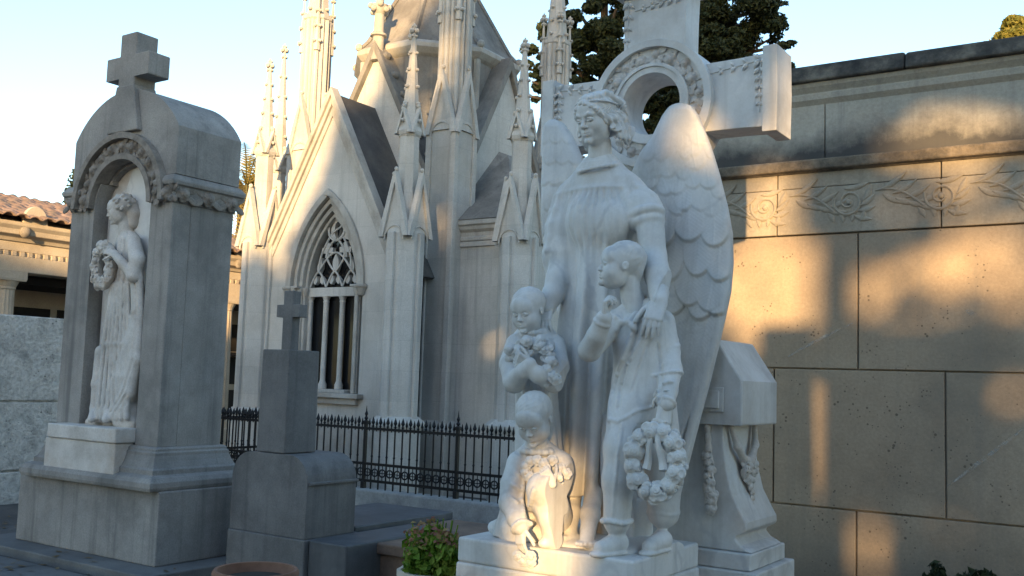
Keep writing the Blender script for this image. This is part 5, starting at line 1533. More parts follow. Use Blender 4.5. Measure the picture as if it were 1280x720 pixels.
# ---- the standing boy in a jacket
PZ = .82
def ground(p, z=PZ): p = np.array(p, float); p[2] = z; return p
parts = []
cl = Clay((-2.66, 3.94, .80), (-1.84, 4.64, 2.22), .0045)
BY = 4.31
lev = [(392, 800, 24, 20), (402, 800, 38, 27), (430, 801, 40, 31), (465, 802, 39, 32), (490, 803, 42, 34), (512, 801, 41, 34), (526, 800, 38, 32)]
zs, cx, cy, ax, ay = [], [], [], [], []
for py, px, a, b in lev:
    q = P(px, py, BY); zs.append(q[2]); cx.append(q[0]); cy.append(BY + .0); ax.append(rpx(a, q) * .95); ay.append(rpx(b, q) * .85)
def jk(th, Z, k0):
    t = np.clip((zs[1] - Z) / .5, 0, 1)
    return .006 * np.sin(5 * th + 14 * Z) * t + .004 * np.sin(9 * th - 22 * Z) * t
cl.stack(zs[::-1], cx[::-1], cy[::-1], ax[::-1], ay[::-1], jk, .02)
q = P(800, 400, BY)
cl.chain([P(768, 401, 4.27), P(790, 388, 4.32), P(812, 387, 4.34), P(828, 400, 4.37)], [rpx(12, q), rpx(13, q), rpx(13, q), rpx(12, q)], .03)
# legs: trousers to below the knee, then stockings into shoes
zA = P(785, 660, 4.2)[2]
cl.chain([P(787, 512, 4.27), P(779, 560, 4.20), P(773, 600, 4.17), P(771, 652, 4.17)], [rpx(27, q), rpx(23, q), rpx(19, q), rpx(16, q)], .03)
cl.chain([P(818, 512, 4.36), P(826, 560, 4.38), P(830, 600, 4.40), P(829, 640, 4.42)], [rpx(28, q), rpx(25, q), rpx(22, q), rpx(20, q)], .03)
cl.chain([P(800, 530, 4.34), P(800, 560, 4.36)], [rpx(26, q), rpx(16, q)], .03)
for c0, yy in ((P(771, 651, 4.17), 0), (P(829, 640, 4.42), 0)):
    pr = None
    for t in range(17):
        a = 2 * PI * t / 16; e = c0 + np.array([.068 * math.cos(a), .068 * math.sin(a), .004 * math.sin(3 * a)])
        if pr is not None: cl.cone(pr, e, .010, .010, .008)
        pr = e
for a, b in ((P(773, 664, 4.18), P(752, 685, 4.09)), (P(828, 650, 4.40), P(812, 668, 4.28))):
    a = ground(a, PZ + .055); b = ground(b, PZ + .035); cl.cone(a, b, .050, .036, .02, flat=((0, 0, 1), .95)); cl.cone(ground(a, PZ + .012), ground(b, PZ + .012) + unit((b - a)) * .02, .046, .040, .006, flat=((0, 0, 1), .4))
    d = unit((b - a) * (1, 1, 0)); s_ = np.array([-d[1], d[0], 0])
    for k in range(3): m_ = a * .65 + b * .35 + d * (.03 * k - .03) + (0, 0, .038 - .012 * k); cl.cone(m_ - s_ * .02, m_ + s_ * .02, .006, .006, .004)
# mantle of stone falling behind the legs down to the plinth
cl.stack([PZ, 1.0, 1.2, 1.45], [-2.30, -2.30, -2.32, -2.34], [4.52, 4.52, 4.51, 4.48], [.16, .155, .13, .08], [.10, .09, .08, .05], lambda th, Z, k: .010 * np.sin(9 * th + 2 * Z), .04)
# arms
AL = [P(767, 402, 4.26), P(750, 422, 4.19), P(737, 438, 4.11), P(746, 420, 4.07), P(755, 398, 4.05)]
cl.chain(AL[:3], [rpx(15, q), rpx(15, q), rpx(14, q)], .015); cl.chain(AL[2:], [rpx(14, q), rpx(12.5, q), rpx(10, q)], .012)
AR_ = [P(829, 403, 4.36), P(835, 440, 4.34), P(838, 462, 4.30), P(835, 488, 4.22), P(832, 504, 4.17)]
cl.chain(AR_, [rpx(15, q), rpx(14.5, q), rpx(14, q), rpx(11.5, q), rpx(10.5, q)], .015)
g = np.random.default_rng(3)
for A in (AR_,):                                            # sleeve creases
    for k in range(9):
        i = g.integers(0, len(A) - 1); t = g.random(); c = A[i] + (A[i + 1] - A[i]) * t; d = unit(A[i + 1] - A[i]); u = unit(np.cross(d, g.normal(size=3))); v = np.cross(d, u); pr = None
        for j in range(7):
            a = -1.1 + j * .37; e = c + (u * math.cos(a) + v * math.sin(a)) * rpx(14.5, q) + d * .03 * math.sin(a * 1.2)
            if pr is not None: cl.cone(pr, e, .0035, .0035, .014)
            pr = e
def cuff(c, d, r, rad):
    d = unit(d); u = unit(np.cross(d, (0, 1, .2))); v = np.cross(d, u); pr = None
    for t in range(17):
        a = 2 * PI * t / 16; e = c + (u * math.cos(a) + v * math.sin(a)) * r
        if pr is not None: cl.cone(pr, e, rad, rad, .008)
        pr = e
cuff(AL[4] - (AL[4] - AL[3]) * .22, AL[4] - AL[3], rpx(10, q), .006); cuff(AR_[4], AR_[4] - AR_[3], rpx(11, q), .007)
# jacket front: opening edge, lapels, collar, hem, trouser crease
def front(px, py, out=.0):
    """Point on the jacket surface near a pixel (marching along the view ray)."""
    d = CRT * (px - 640) / FOC - CUP * (py - 360) / FOC + CFW
    ts = np.arange(3.9, 5.8, .003); pts = EYE + ts[:, None] * d
    ix = np.clip(((pts - cl.lo) / cl.h).round().astype(int), 0, cl.n - 1)
    ins = ((pts > cl.lo) & (pts < cl.lo + cl.h * cl.n)).all(1)
    f = np.where(ins, cl.F[ix[:, 0], ix[:, 1], ix[:, 2]], 1)
    k = np.argmax(f < 0) if (f < 0).any() else len(ts) // 2
    return pts[k] - d * out / np.linalg.norm(d)
def seam(pts, r, k=.006, op='+', out=.0):
    w = []
    for (x0, y0), (x1, y1) in zip(pts, pts[1:]):
        n = max(2, int(math.hypot(x1 - x0, y1 - y0) / 3)); w += [front(x0 + (x1 - x0) * i / n, y0 + (y1 - y0) * i / n, out) for i in range(n)]
    w.append(front(*pts[-1], out))
    cl.chain(w, r, k, op)
seam([(795, 402), (788, 425), (776, 455), (768, 480), (763, 505), (762, 526)], .011, .008)
seam([(800, 402), (794, 427), (783, 457), (776, 482), (772, 512)], .009, .006, '-')
seam([(812, 425), (800, 455), (790, 490)], .005, .008, '-')
seam([(822, 430), (826, 470), (824, 500)], .006, .012, '-')
seam([(800, 390), (808, 405), (801, 425), (790, 448)], .008, .008); seam([(812, 388), (820, 402), (812, 418)], .008, .008)
seam([(770, 396), (778, 405), (788, 400), (796, 390)], .010, .008); seam([(776, 402), (770, 412)], .011, .012); seam([(786, 402), (794, 412)], .012, .012)
seam([(763, 524), (772, 527), (782, 522)], .008, .008)
seam([(782, 522), (795, 514), (818, 508)], .004, .010)
seam([(815, 470), (832, 466)], .006, .006)
for y in (455, 478): cl.ell(front(785 - (y - 455) * .3, y), .008, None, .003)
seam([(778, 530), (772, 570), (768, 610), (766, 645)], .005, .010)
seam([(798, 540), (797, 580), (800, 620)], .014, .02, '-')
cl.rough(.001, 60)
parts.append(cl.mesh(1))
hb_ = P(776, 332, 4.25)
def crop_texture(cl, W, A, s, c, r, amp=.0016):
    o = W(*c); q = [cl.ax[0][:, None, None] - o[0], cl.ax[1][None, :, None] - o[1], cl.ax[2][None, None, :] - o[2]]
    l = [(q[0] * A[0, i] + q[1] * A[1, i] + q[2] * A[2, i]) / s for i in range(3)]
    k0 = np.sqrt((l[0] / r[0]) ** 2 + (l[1] / r[1]) ** 2 + (l[2] / r[2]) ** 2)
    m = np.clip(1 - np.abs(k0 - 1) / .06, 0, 1) * np.clip((l[2] * 1.0 - l[1] * .55 + .12) * 8, 0, 1)
    cl.F -= (amp * m * (np.sin(38 * l[0] + 5 * np.sin(9 * l[1])) * np.sin(30 * l[1] + 4 * np.sin(11 * l[2])) + .7 * np.sin(26 * (l[1] + l[2]) + 6 * np.sin(8 * l[0])))).astype(np.float32)
def boyhair(cl, W, A, s):
    cl.ell(W(0, -.10, .165), np.array([.352, .405, .36]) * s, A, .012 * s)
    cl.ell(W(0, -.34, -.08), np.array([.22, .12, .2]) * s, A, .08 * s)
    crop_texture(cl, W, A, s, (0, -.10, .165), (.352, .405, .36))
parts.append(head(hb_, (-.76, -.64, .10), .240, up=(.10, .05, 1), h=.0025, eyes='open', neck=([P(786, 352, 4.28), P(790, 372, 4.30), P(797, 395, 4.32)], [.050, .052, .065]), extra=boyhair, child=True))
parts.append(hand(AL[4], unit(P(757, 378, 4.045) - AL[4]), (.85, .42, .12), .150, 1, ((30, 62, 40), (38, 66, 42), (46, 70, 45), (54, 74, 48)), .02, arm=([AL[4] - (AL[4] - AL[3]) * .2, AL[4]], [.034, .028]), thumb=(.9, .25, .4)))
parts.append(hand(AR_[4], unit((-.05, -.25, -1)), (-.75, .55, -.1), .165, 1, ((35, 50, 35), (38, 52, 35), (40, 55, 40), (42, 55, 40)), .02, arm=([AR_[4] - (AR_[4] - AR_[3]) * .2, AR_[4]], [.034, .030]), thumb=(.75, .5, .35)))
V, Q = merge_meshes(parts)
boy = obj('boy_figure', np_mesh('boy_figure', V, Q, True), M['marble'], A_)
# wreath of roses held by the boy
wc = P(820, 577, 4.13); random.seed(31)
wn = unit((.15, -1, .05)); wu = unit(np.cross((0, 0, 1), wn)); wv = np.cross(wn, wu)
WRX, WRZ = rpx(29, wc), rpx(38, wc)
def wpt(a, k=1.0, o=0): return Vector(wc + wu * WRX * k * math.cos(a) + wv * WRZ * k * math.sin(a) + wn * o)
it = []; lf = []
for k in range(12):
    a = 2 * PI * k / 12 + .2; it.append((wpt(a, 1 + .04 * (-1) ** k, .030), tuple(wn + (wu * math.cos(a) + wv * math.sin(a)) * .3 * (-1) ** k), .052 if k % 2 else .044))
for k in range(16):
    a = 2 * PI * k / 16; o = (-1) ** k
    it.append((wpt(a, 1.0 + .17 * (1 if o > 0 else -.9), .010), tuple(wn * .7 + (wu * math.cos(a) + wv * math.sin(a)) * .8 * o), .034))
for k in range(30):
    a = random.random() * 6.28; o = random.choice((-1, 1)); dv = (wu * math.cos(a) + wv * math.sin(a)) * o + (wv * math.cos(a) - wu * math.sin(a)) * random.uniform(-1, 1) + wn * .25
    lf.append((wpt(a, 1 + .12 * o, .012), tuple(dv), .05, .020, tuple(wn)))
wreath = roses('rose_wreath', it, lf, M['marble'], boy, .0024, ([np.array(wpt(2 * PI * t / 40)) for t in range(41)], [.022] * 41))
mb = MB()
for s in (-1, 1):                                           # ribbon inside
    pts = [wpt(PI / 2, .9, .03) + Vector((s * .012 + s * .03 * t, -.01 * math.sin(6 * t), -.16 * t)) for t in np.linspace(0, 1, 9)]
    mb.tube(pts, [.012 + .010 * t for t in np.linspace(0, 1, 9)], 6)
mb.build('ribbon', M['marble'], boy, smooth='auto')

# ---- the small child with an armful of flowers
parts = []
cl = Clay((-3.10, 3.98, 1.10), (-2.48, 4.62, 2.02), .0045)
KY = 4.30
lev = [(412, 667, 14, 14), (422, 668, 29, 20), (445, 669, 33, 25), (470, 669, 31, 25), (495, 670, 28, 24), (540, 672, 31, 26), (600, 674, 34, 28)]
zs, cx, cy, ax, ay = [], [], [], [], []
for py, px, a, b in lev:
    q = P(px, py, KY); zs.append(q[2]); cx.append(q[0]); cy.append(KY); ax.append(rpx(a, q) * .95); ay.append(rpx(b, q) * .9)
cl.stack(zs[::-1], cx[::-1], cy[::-1], ax[::-1], ay[::-1], lambda th, Z, k: .008 * np.sin(9 * th + 3 * Z) * np.clip((zs[1] - Z) * 4, 0, 1), .02)
q = P(668, 430, KY)
cl.chain([P(645, 430, 4.24), P(658, 418, 4.28), P(680, 418, 4.32), P(694, 430, 4.36)], [rpx(11, q), rpx(12, q), rpx(12, q), rpx(11, q)], .02)
L_ = [P(645, 430, 4.22), P(638, 455, 4.17), P(643, 477, 4.12), P(655, 464, 4.06), P(662, 455, 4.05)]
cl.chain(L_[:3], [rpx(13, q), rpx(13.5, q), rpx(14, q)], .012); cl.chain(L_[2:], [rpx(13, q), rpx(10, q), rpx(8, q)], .012)
R_ = [P(694, 432, 4.34), P(698, 458, 4.26), P(692, 478, 4.18), P(672, 468, 4.08), P(660, 460, 4.05)]
cl.chain(R_[:3], [rpx(13, q), rpx(13, q), rpx(12, q)], .012); cl.chain(R_[2:], [rpx(12, q), rpx(10, q), rpx(8, q)], .012)
for t in range(15):
    a = 2 * PI * t / 14; cl.ell(P(666, 415, 4.28) + np.array([.062 * math.cos(a), .06 * math.sin(a), -.012 + .01 * math.cos(a)]), .016, None, .012)
cl.rough(.001, 60)
parts.append(cl.mesh(1))
hk = P(660, 388, 4.24)
cap = lambda cl, W, A, s: (cl.ell(W(0, -.078, .165), np.array([.370, .418, .36]) * s, A, .014 * s), crop_texture(cl, W, A, s, (0, -.078, .165), (.370, .418, .36)))
parts.append(head(hk, (.02, -1, -.30), .226, up=(-.05, 0, 1), h=.0026, eyes='closed', neck=([P(664, 408, 4.27), P(667, 425, 4.29)], [.046, .058]), extra=cap, child=True))
parts.append(hand(L_[4], unit(P(650, 447, 4.035) - L_[4] + (0, 0, .0)), (.2, .9, .2), .12, -1, (30, 30, 25), .03, thumb=(.8, .4, .2)))
parts.append(hand(R_[4], unit(P(644, 453, 4.045) - R_[4]), (.1, .95, .1), .12, -1, (22, 25, 20), .03, thumb=(.8, .45, .2)))
V, Q = merge_meshes(parts)
k2 = obj('child_figure', np_mesh('child_figure', V, Q, True), M['marble'], A_)
random.seed(41); it = []; lf = []
for k in range(24):
    t = random.random(); x = 636 + 60 * t; y = 442 - 14 * math.sin(PI * t) + random.uniform(-7, 10) * (1 - .2 * t)
    it.append((P(x, y, 4.10 + .10 * t + random.uniform(-.02, .02)), (.3 + random.uniform(-.5, .5), -1, random.uniform(-.2, .7)), random.uniform(.024, .036)))
for k in range(8): it.append((P(688 + random.uniform(-8, 8), 462 + random.uniform(-14, 18), 4.12 + random.uniform(-.02, .02)), (.5, -1, random.uniform(-.3, .4)), .032))
for k in range(22):
    t = random.random(); a = random.random() * 6.28; lf.append((P(636 + 60 * t, 446 - 12 * math.sin(PI * t) + random.uniform(-9, 12), 4.10 + .10 * t), (math.cos(a), -.2, math.sin(a)), .045, .016, (.3, -1, .2)))
roses('flower_bunch', it, lf, M['marble'], k2, .003)

# ---- the kneeling child in front
parts = []
cl = Clay((-3.16, 3.86, .62), (-2.42, 4.56, 1.56), .0045)
q = P(670, 580, 4.15)
cl.chain([P(676, 632, 4.26), P(676, 600, 4.23), P(674, 576, 4.19)], [rpx(32, q), rpx(30, q), rpx(24, q)], .04)
cl.chain([P(648, 578, 4.14), P(672, 565, 4.18), P(702, 578, 4.22)], [rpx(14, q), rpx(17, q), rpx(14, q)], .03)
# raised knee and shin under a short skirt
cl.chain([P(692, 645, 4.26), P(684, 622, 4.10), P(679, 612, 4.04)], [rpx(24, q), rpx(23, q), rpx(21, q)], .02)
cl.chain([P(681, 616, 4.05), P(690, 645, 4.08), P(691, 676, 4.11)], [rpx(19, q), rpx(17, q), rpx(12, q)], .015)
kf, kt = ground(P(692, 682, 4.12), PZ + .035), ground(P(680, 694, 4.07), PZ + .025); cl.cone(kf, kt, .042, .030, .015, flat=((0, 0, 1), .8))
# kneeling leg turned back
cl.chain([P(668, 650, 4.28), P(648, 664, 4.22), ground(P(640, 668, 4.20), PZ + .06)], [rpx(26, q), rpx(20, q), rpx(15, q)], .03)
cl.chain([ground(P(650, 668, 4.22), PZ + .055), ground(P(632, 664, 4.27), PZ + .05), ground(P(617, 664, 4.29), PZ + .03)], [rpx(14, q), rpx(11, q), rpx(8, q)], .02)
# skirt drapery spreading on the plinth
cl.stack([PZ, .90, 1.0, 1.12], [-2.70, -2.70, -2.69, -2.68], [4.30, 4.30, 4.28, 4.26], [.20, .175, .14, .09], [.15, .13, .11, .08], lambda th, Z, k: .012 * np.sin(8 * th + 3 * Z), .04)
for pts in ([(700, 590), (706, 620), (712, 650), (716, 672)], [(694, 596), (699, 630), (703, 660)], [(664, 600), (660, 630), (662, 655)]):
    cl.chain([P(x, y, 4.13) for x, y in pts], [.018] * len(pts), .025)
g_l = [P(648, 580, 4.12), P(641, 605, 4.07), P(638, 628, 4.04), P(646, 648, 3.98), P(651, 659, 3.96)]
cl.chain(g_l[:3], [rpx(15, q), rpx(15, q), rpx(14.5, q)], .012); cl.chain(g_l[2:], [rpx(14, q), rpx(12, q), rpx(10, q)], .012)
cuff(g_l[4], g_l[4] - g_l[3], rpx(10.5, q), .009)
g_r = [P(702, 582, 4.22), P(709, 605, 4.16), P(700, 618, 4.08), P(690, 604, 4.03)]
cl.chain(g_r, [rpx(14, q), rpx(14, q), rpx(12, q), rpx(9, q)], .012)
for t in range(15):
    a = 2 * PI * t / 14; cl.ell(P(671, 561, 4.15) + np.array([.075 * math.cos(a), .065 * math.sin(a), -.012]), .018, None, .012)
g = np.random.default_rng(13)
for pts, r_ in (([(645, 590), (655, 598), (662, 596)], .006), ([(640, 605), (650, 612), (657, 610)], .006), ([(638, 622), (646, 628), (653, 625)], .006), ([(702, 600), (704, 625), (700, 655)], .009), ([(668, 612), (662, 632), (664, 655)], .010), ([(655, 600), (652, 622), (655, 645)], .007)):
    seam(pts, r_, .012)
cl.rough(.001, 60)
parts.append(cl.mesh(1))
hg = P(668, 523, 4.08)
parts.append(head(hg, (.16, -1, -.62), .240, up=(-.02, -.25, 1), h=.0026, eyes='closed', neck=([P(670, 545, 4.13), P(672, 562, 4.17)], [.050, .062]), extra=cap, child=True))
parts.append(hand(g_l[4], unit((.12, -.10, -1)), (.3, .9, 0), .140, 1, ((14, 20, 18), (18, 24, 20), (20, 26, 20), (22, 28, 22)), .05, arm=([g_l[3], g_l[4]], [.04, .034]), thumb=(.7, .6, .2)))
parts.append(hand(g_r[3], unit((-.35, -.1, .5)), (-.3, .8, -.3), .12, -1, (40, 45, 30), .02))
V, Q = merge_meshes(parts)
k3 = obj('child_figure', np_mesh('child_figure', V, Q, True), M['marble'], A_)
random.seed(51); it = []; lf = []
for k in range(9):
    a = 2 * PI * k / 9; it.append((P(669 + 13 * math.cos(a), 586 - 11 * math.sin(a), 4.045), (.3, -1, .2), .027))
for (x, y) in ((654, 577), (646, 585), (690, 575), (700, 585), (708, 592), (684, 600), (678, 604), (690, 610), (697, 603)): it.append((P(x, y, 4.07 + .002 * abs(x - 670)), (.3, -1, .3), .029))
for k in range(10): it.append((P(670 + random.uniform(-22, 30), 588 + random.uniform(-12, 14), 4.06), (.3 + random.uniform(-.4, .4), -1, random.uniform(-.3, .5)), .020))
roses('flower_garland', it, lf, M['marble'], k3, .003)
it = [(g_l[4] + np.array([.02 + random.uniform(-.03, .05), -.01, -.125 + random.uniform(-.035, .035)]), (.3, -1, .2), .026) for k in range(7)]
roses('flower_bunch', it, [], M['marble'], k3, .003)

# ------------------------------------------------------------------ relief figure in the niche of the arched tomb
RY = 5.47
def Rp(px, py, y=RY): return at(px, py, Y=y)
cl = Clay((-8.40, 5.22, 1.06), (-7.30, 5.66, 3.45), .006)
q = Rp(150, 400)
lev = [(528, 135, 27, 16), (490, 139, 24, 15), (450, 144, 22, 15), (400, 149, 21, 15), (360, 154, 19, 14), (335, 156, 18, 13), (310, 158, 19, 13), (298, 158, 17, 12), (288, 156, 8, 8)]
zs, cx, cy, ax, ay = [], [], [], [], []
for py, px, a, b in lev:
    p_ = Rp(px, py); zs.append(p_[2]); cx.append(p_[0]); cy.append(RY + .02); ax.append(rpx(a, p_) * 1.18); ay.append(rpx(b, p_) * .8)
def rf(th, Z, k):
    t = np.clip((2.6 - Z) / .8, 0, 1)
    return (.020 * np.sin(9 * th + 1.2 * Z + 1) + .012 * np.sin(15 * th - 2 * Z)) * t + .006 * np.sin(12 * th + 6 * Z) * (1 - t)
cl.stack(zs, cx, cy, ax, ay, rf, .03)
# arm across to the wreath, scarf falling from it
cl.chain([Rp(166, 300, 5.44), Rp(172, 325, 5.40), Rp(167, 345, 5.37)], [rpx(9, q), rpx(9.5, q), rpx(8, q)], .02)
cl.chain([Rp(167, 345, 5.37), Rp(154, 330, 5.35), Rp(143, 317, 5.35)], [rpx(8, q), rpx(6, q), rpx(5, q)], .015)
for dx, w in ((0, 5), (5, 5), (-6, 4), (10, 4)):
    cl.chain([Rp(170 + dx * .5, 345, 5.41), Rp(172 + dx * .4, 390, 5.42), Rp(166 + dx * .6, 430, 5.42), Rp(152 + dx, 470, 5.40), Rp(140 + dx * 1.2, 505, 5.42)], [rpx(w, q), rpx(w + 1, q), rpx(w + 1, q), rpx(w, q), rpx(w * .7, q)], .02)
for k in range(7):
    x = 122 + k * 6; cl.chain([Rp(140 + k * 3.5, 355, 5.41), Rp(131 + k * 5, 430, 5.40), Rp(x, 522, 5.38)], [rpx(2.5, q), rpx(3.2, q), rpx(3.6, q)], .022)
cl.chain([Rp(172, 343, 5.44), Rp(177, 400, 5.45), Rp(173, 450, 5.44), Rp(162, 490, 5.42), Rp(146, 518, 5.42)], [rpx(6, q), rpx(9, q), rpx(10, q), rpx(9, q), rpx(7, q)], .03)
for dx in (-5, 1, 7): cl.chain([Rp(171 + dx * .4, 350, 5.38), Rp(175 + dx, 400, 5.37), Rp(170 + dx, 450, 5.36), Rp(158 + dx, 490, 5.35), Rp(143 + dx, 515, 5.36)], [.006, .012, .013, .012, .008], .012, '-')
# feet, rocky ground
for x in (114, 132): cl.cone(Rp(x + 6, 505, 5.44), Rp(x, 524, 5.34), rpx(5, q), rpx(4.5, q), .02)
cl.chain([Rp(128, 440, 5.44), Rp(122, 480, 5.42), Rp(118, 510, 5.41)], [rpx(9, q), rpx(7, q), rpx(5, q)], .03)
g = np.random.default_rng(4)
for k in range(18): cl.ell(Rp(112 + 56 * g.random(), 528 - 16 * g.random() * (k % 2), 5.42 + .1 * g.random()), (.06 + .05 * g.random(), .06, .04 + .04 * g.random()), None, .03)
# robe texture on the right side of the slab
cl.chain([Rp(160, 480, 5.5), Rp(163, 515, 5.48)], [rpx(10, q), rpx(14, q)], .04)
cl.rough(.003, 38)
cl.cut((0, 1, 0), (0, 5.58, 0))
parts = [cl.mesh(1)]
hr = Rp(150, 262, 5.44)
def relhair(cl, W, A, s):
    cl.ell(W(0, -.13, .13), np.array([.38, .42, .38]) * s, A, .02 * s)
    cl.chain([W(.05, -.38, .05), W(.03, -.44, -.25), W(.0, -.36, -.55)], [.27 * s, .27 * s, .20 * s], .05 * s)
    cl.chain([W(.10, -.20, .0), W(.12, -.30, -.3), W(.10, -.34, -.62)], [.20 * s, .22 * s, .14 * s], .05 * s)
    gg = np.random.default_rng(3)
    for k in range(46):
        d = unit(gg.normal(size=3)); c = np.array([0, -.13, .13]) + d * np.array([.38, .42, .38])
        if c[1] > .12 and c[2] < .25: continue
        cl.ell(W(*c), np.array([.075, .075, .06]) * s, A, .02 * s)
parts.append(head(hr, (-.72, -.66, -.26), .262, up=(.0, 0, 1), h=.0035, ears=False, neck=([Rp(155, 275, 5.47), Rp(158, 292, 5.50)], [.05, .07]), extra=relhair))
parts.append(hand(Rp(143, 317, 5.345), unit((-.8, -.2, .2)), (.0, .7, -.7), .15, 1, (25, 30, 25), .02, h=.0035))
V, Q = merge_meshes(parts)
rel = obj('relief_figure', np_mesh('relief_figure', V, Q, True), M['marble_worn'], T)
random.seed(61); wc2 = Rp(130, 332, 5.38)
rx2, rz2 = rpx(13, wc2), rpx(24, wc2)
wp2 = lambda a, k=1.0, o=0: np.array((wc2[0] + rx2 * 1.15 * k * math.cos(a), wc2[1] - o, wc2[2] + rz2 * k * math.sin(a)))
roses('rose_wreath', [(wp2(2 * PI * k / 20, 1 + .14 * (-1) ** k, .03), (random.uniform(-.4, .4), -1, random.uniform(-.4, .4)), .046) for k in range(20)], [], M['marble_worn'], rel, .004, ([wp2(2 * PI * t / 28) for t in range(29)], [.045] * 29))
mb = MB()
pts = [(-8.20, 1.09), (-8.21, 2.4), (-8.17, 2.9)] + [(-7.80 + .37 * math.cos(a), 2.92 + (.50 if math.cos(a) > -.3 else .35) * math.sin(a)) for a in np.linspace(PI * .93, 0, 14)] + [(-7.42, 1.09)]
mb.prism(pts, 5.535, 5.588, 'y'); mb.build('slab', M['marble'], T, bevel=.01)
# ------------------------------------------------------------------ the low evening sun and the unseen tree row added to block it
SUN_EL = math.radians(7.5)
_h = np.array([.45, -.89]); _h /= np.linalg.norm(_h)
SUN = (float(_h[0] * math.cos(SUN_EL)), float(_h[1] * math.cos(SUN_EL)), math.sin(SUN_EL))
TAX = np.array([-_h[1], _h[0]]); TANE = math.tan(SUN_EL); TB = 15.0


def sh(p):
    """Sun-view coordinates of a point: sideways, and height where its sun ray meets the tree row."""
    t = p[0] * _h[0] + p[1] * _h[1]
    return p[0] * TAX[0] + p[1] * TAX[1], p[2] + (TB - t) * TANE

# openings cut in the added tree row: world point the sun must reach, half width, half height, share of leaves missing
GAPS = [((-2.38, YW, 2.32), .38, .36, 1), ((-2.05, YW, 2.30), .25, .22, .9), ((-2.46, YW, 2.92), .10, .26, 1),
        ((-1.05, YW, 2.72), .56, .36, .62), ((-.55, YW, 2.85), .5, .30, .62), ((-1.35, YW, 2.35), .35, .16, .7), ((-.7, YW, 2.25), .35, .2, .7),
        ((-2.04, YW, 1.28), .15, .46, 1), ((-1.87, YW, .52), .09, .30, 1), ((-.92, YW, 1.15), .30, .62, .42), ((-.6, YW, .9), .3, .6, .42),
        ((-1.15, YW, 3.32), .36, .08, 1),
        (tuple(at(692, 640, Y=4.12)), .07, .24, 1), (tuple(at(676, 700, Y=4.05)), .09, .16, 1), (tuple(at(858, 708, Y=4.6)), .02, -.03, 1),
        (tuple(at(848, 155, Y=4.75)), .12, .16, .8), (tuple(at(868, 205, Y=4.78)), .08, .18, .5), (tuple(at(905, 270, Y=4.8)), .06, .28, .8), (tuple(at(925, 140, Y=5.0)), .14, .14, .5),
        (tuple(at(560, 75, Y=11.8)), .17, .42, .95), (tuple(at(517, 95, Y=10.85)), .10, .34, .9),
        (tuple(at(558, 290, Y=11.8)), .15, .16, .8), (tuple(at(612, 430, Y=11.8)), .14, .12, .75), (tuple(at(612, 300, Y=11.8)), .15, .12, .4), (tuple(at(480, 280, Y=10.85)), .12, .3, .5),
        (tuple(at(350, 330, Y=10.85)), .16, .22, .8), (tuple(at(458, 335, Y=10.85)), .12, .2, .5), (tuple(at(130, 500, Y=5.4)), .12, .3, .35), (tuple(at(604, 662, Y=6.5)), .12, .1, .9), (tuple(at(130, 430, Y=5.4)), .10, .3, .3)]
GS = [(sh(p), a, b, c) for p, a, b, c in GAPS]
TOPX = [-30, -12, -10, -8.5, -7.2, -6.0, -5.4, -5.0, -4.7, -4.4, -4.0, -3.5, -3.2, -2.8, -2.3, 0, 4, 5.5, 7, 9, 14, 30]
TOPH = [5.5, 7.2, 7.1, 6.5, 7.0, 7.0, 7.15, 7.7, 8.2, 9.2, 10.2, 11.2, 12.0, 14.5, 18, 20, 20.5, 18.5, 18, 16.5, 15, 10]


def shade_tree(s0, s1, n, seed, label):  # unseen tree added as a sun blocker, leaves removed where light should pass
    g = np.random.default_rng(seed)
    sc = (s0 + s1) / 2
    base = _h * TB + TAX * sc
    t = thing('sun_blocker_tree', label, 'tree', (float(base[0]), float(base[1]), GZ), 'sun-blocking trees added behind the viewer')
    mb = MB(); top = float(np.interp(sc, TOPX, TOPH))
    trunk(mb, [(base[0], base[1], GZ), (base[0] + .05, base[1], top * .5), (base[0], base[1], top * .9)], .2, .04)
    mb.build('trunk', M['bark'], t)
    wv = (s1 - s0) / 2 + .35
    S = sc + (g.random(n) * 2 - 1) * wv; tt = TB + g.normal(size=n) * .45
    H = g.random(n) ** .85 * (np.interp(S, TOPX, TOPH) + .15) + .05 * g.normal(size=n)
    keep = H > .05
    size = .30
    for (gs, gh), a, b, c in GS:
        gh2 = gh + (tt - TB) * TANE
        q = ((S - gs) / (a + .12)) ** 2 + ((H - gh2) / (b + .12)) ** 2
        keep &= ~((q < 1) & (g.random(n) < c))
    S, tt, H = S[keep], tt[keep], H[keep]; n = len(S)
    Pp = np.stack([_h[0] * tt + TAX[0] * S, _h[1] * tt + TAX[1] * S, H], 1)
    nv = np.stack([np.full(n, _h[0]), np.full(n, _h[1]), np.full(n, .15)], 1) + g.normal(size=(n, 3)) * .55
    nv /= np.linalg.norm(nv, axis=1)[:, None]
    a_ = np.cross(nv, g.normal(size=(n, 3))); a_ /= np.linalg.norm(a_, axis=1)[:, None]; b_ = np.cross(nv, a_)
    s_ = size * (.6 + .5 * g.random(n))[:, None]
    A = a_ * s_ * .62; B = b_ * s_ * .45
    V = np.stack([Pp - A, Pp - B + nv * s_ * .1, Pp + A, Pp + B + nv * s_ * .1], 1).reshape(-1, 3)
    obj('crown', np_mesh('crown', V, np.arange(n)[:, None] * 4 + np.array([[0, 1, 2, 3]])), M['hedge'], t)

for i, (s0, s1) in enumerate(((-16, -12.5), (-12.5, -9.5), (-9.5, -7), (-7, -4.6), (-4.6, -2.4), (-2.4, .2), (.2, 2.6), (2.6, 5), (5, 8), (8, 12))):
    hh = float(np.interp((s0 + s1) / 2, TOPX, TOPH))
    shade_tree(s0, s1, int(1150 * (s1 - s0 + .7) * hh / 4), 100 + i, 'dense evergreen tree added out of view behind the viewer to block the sun')

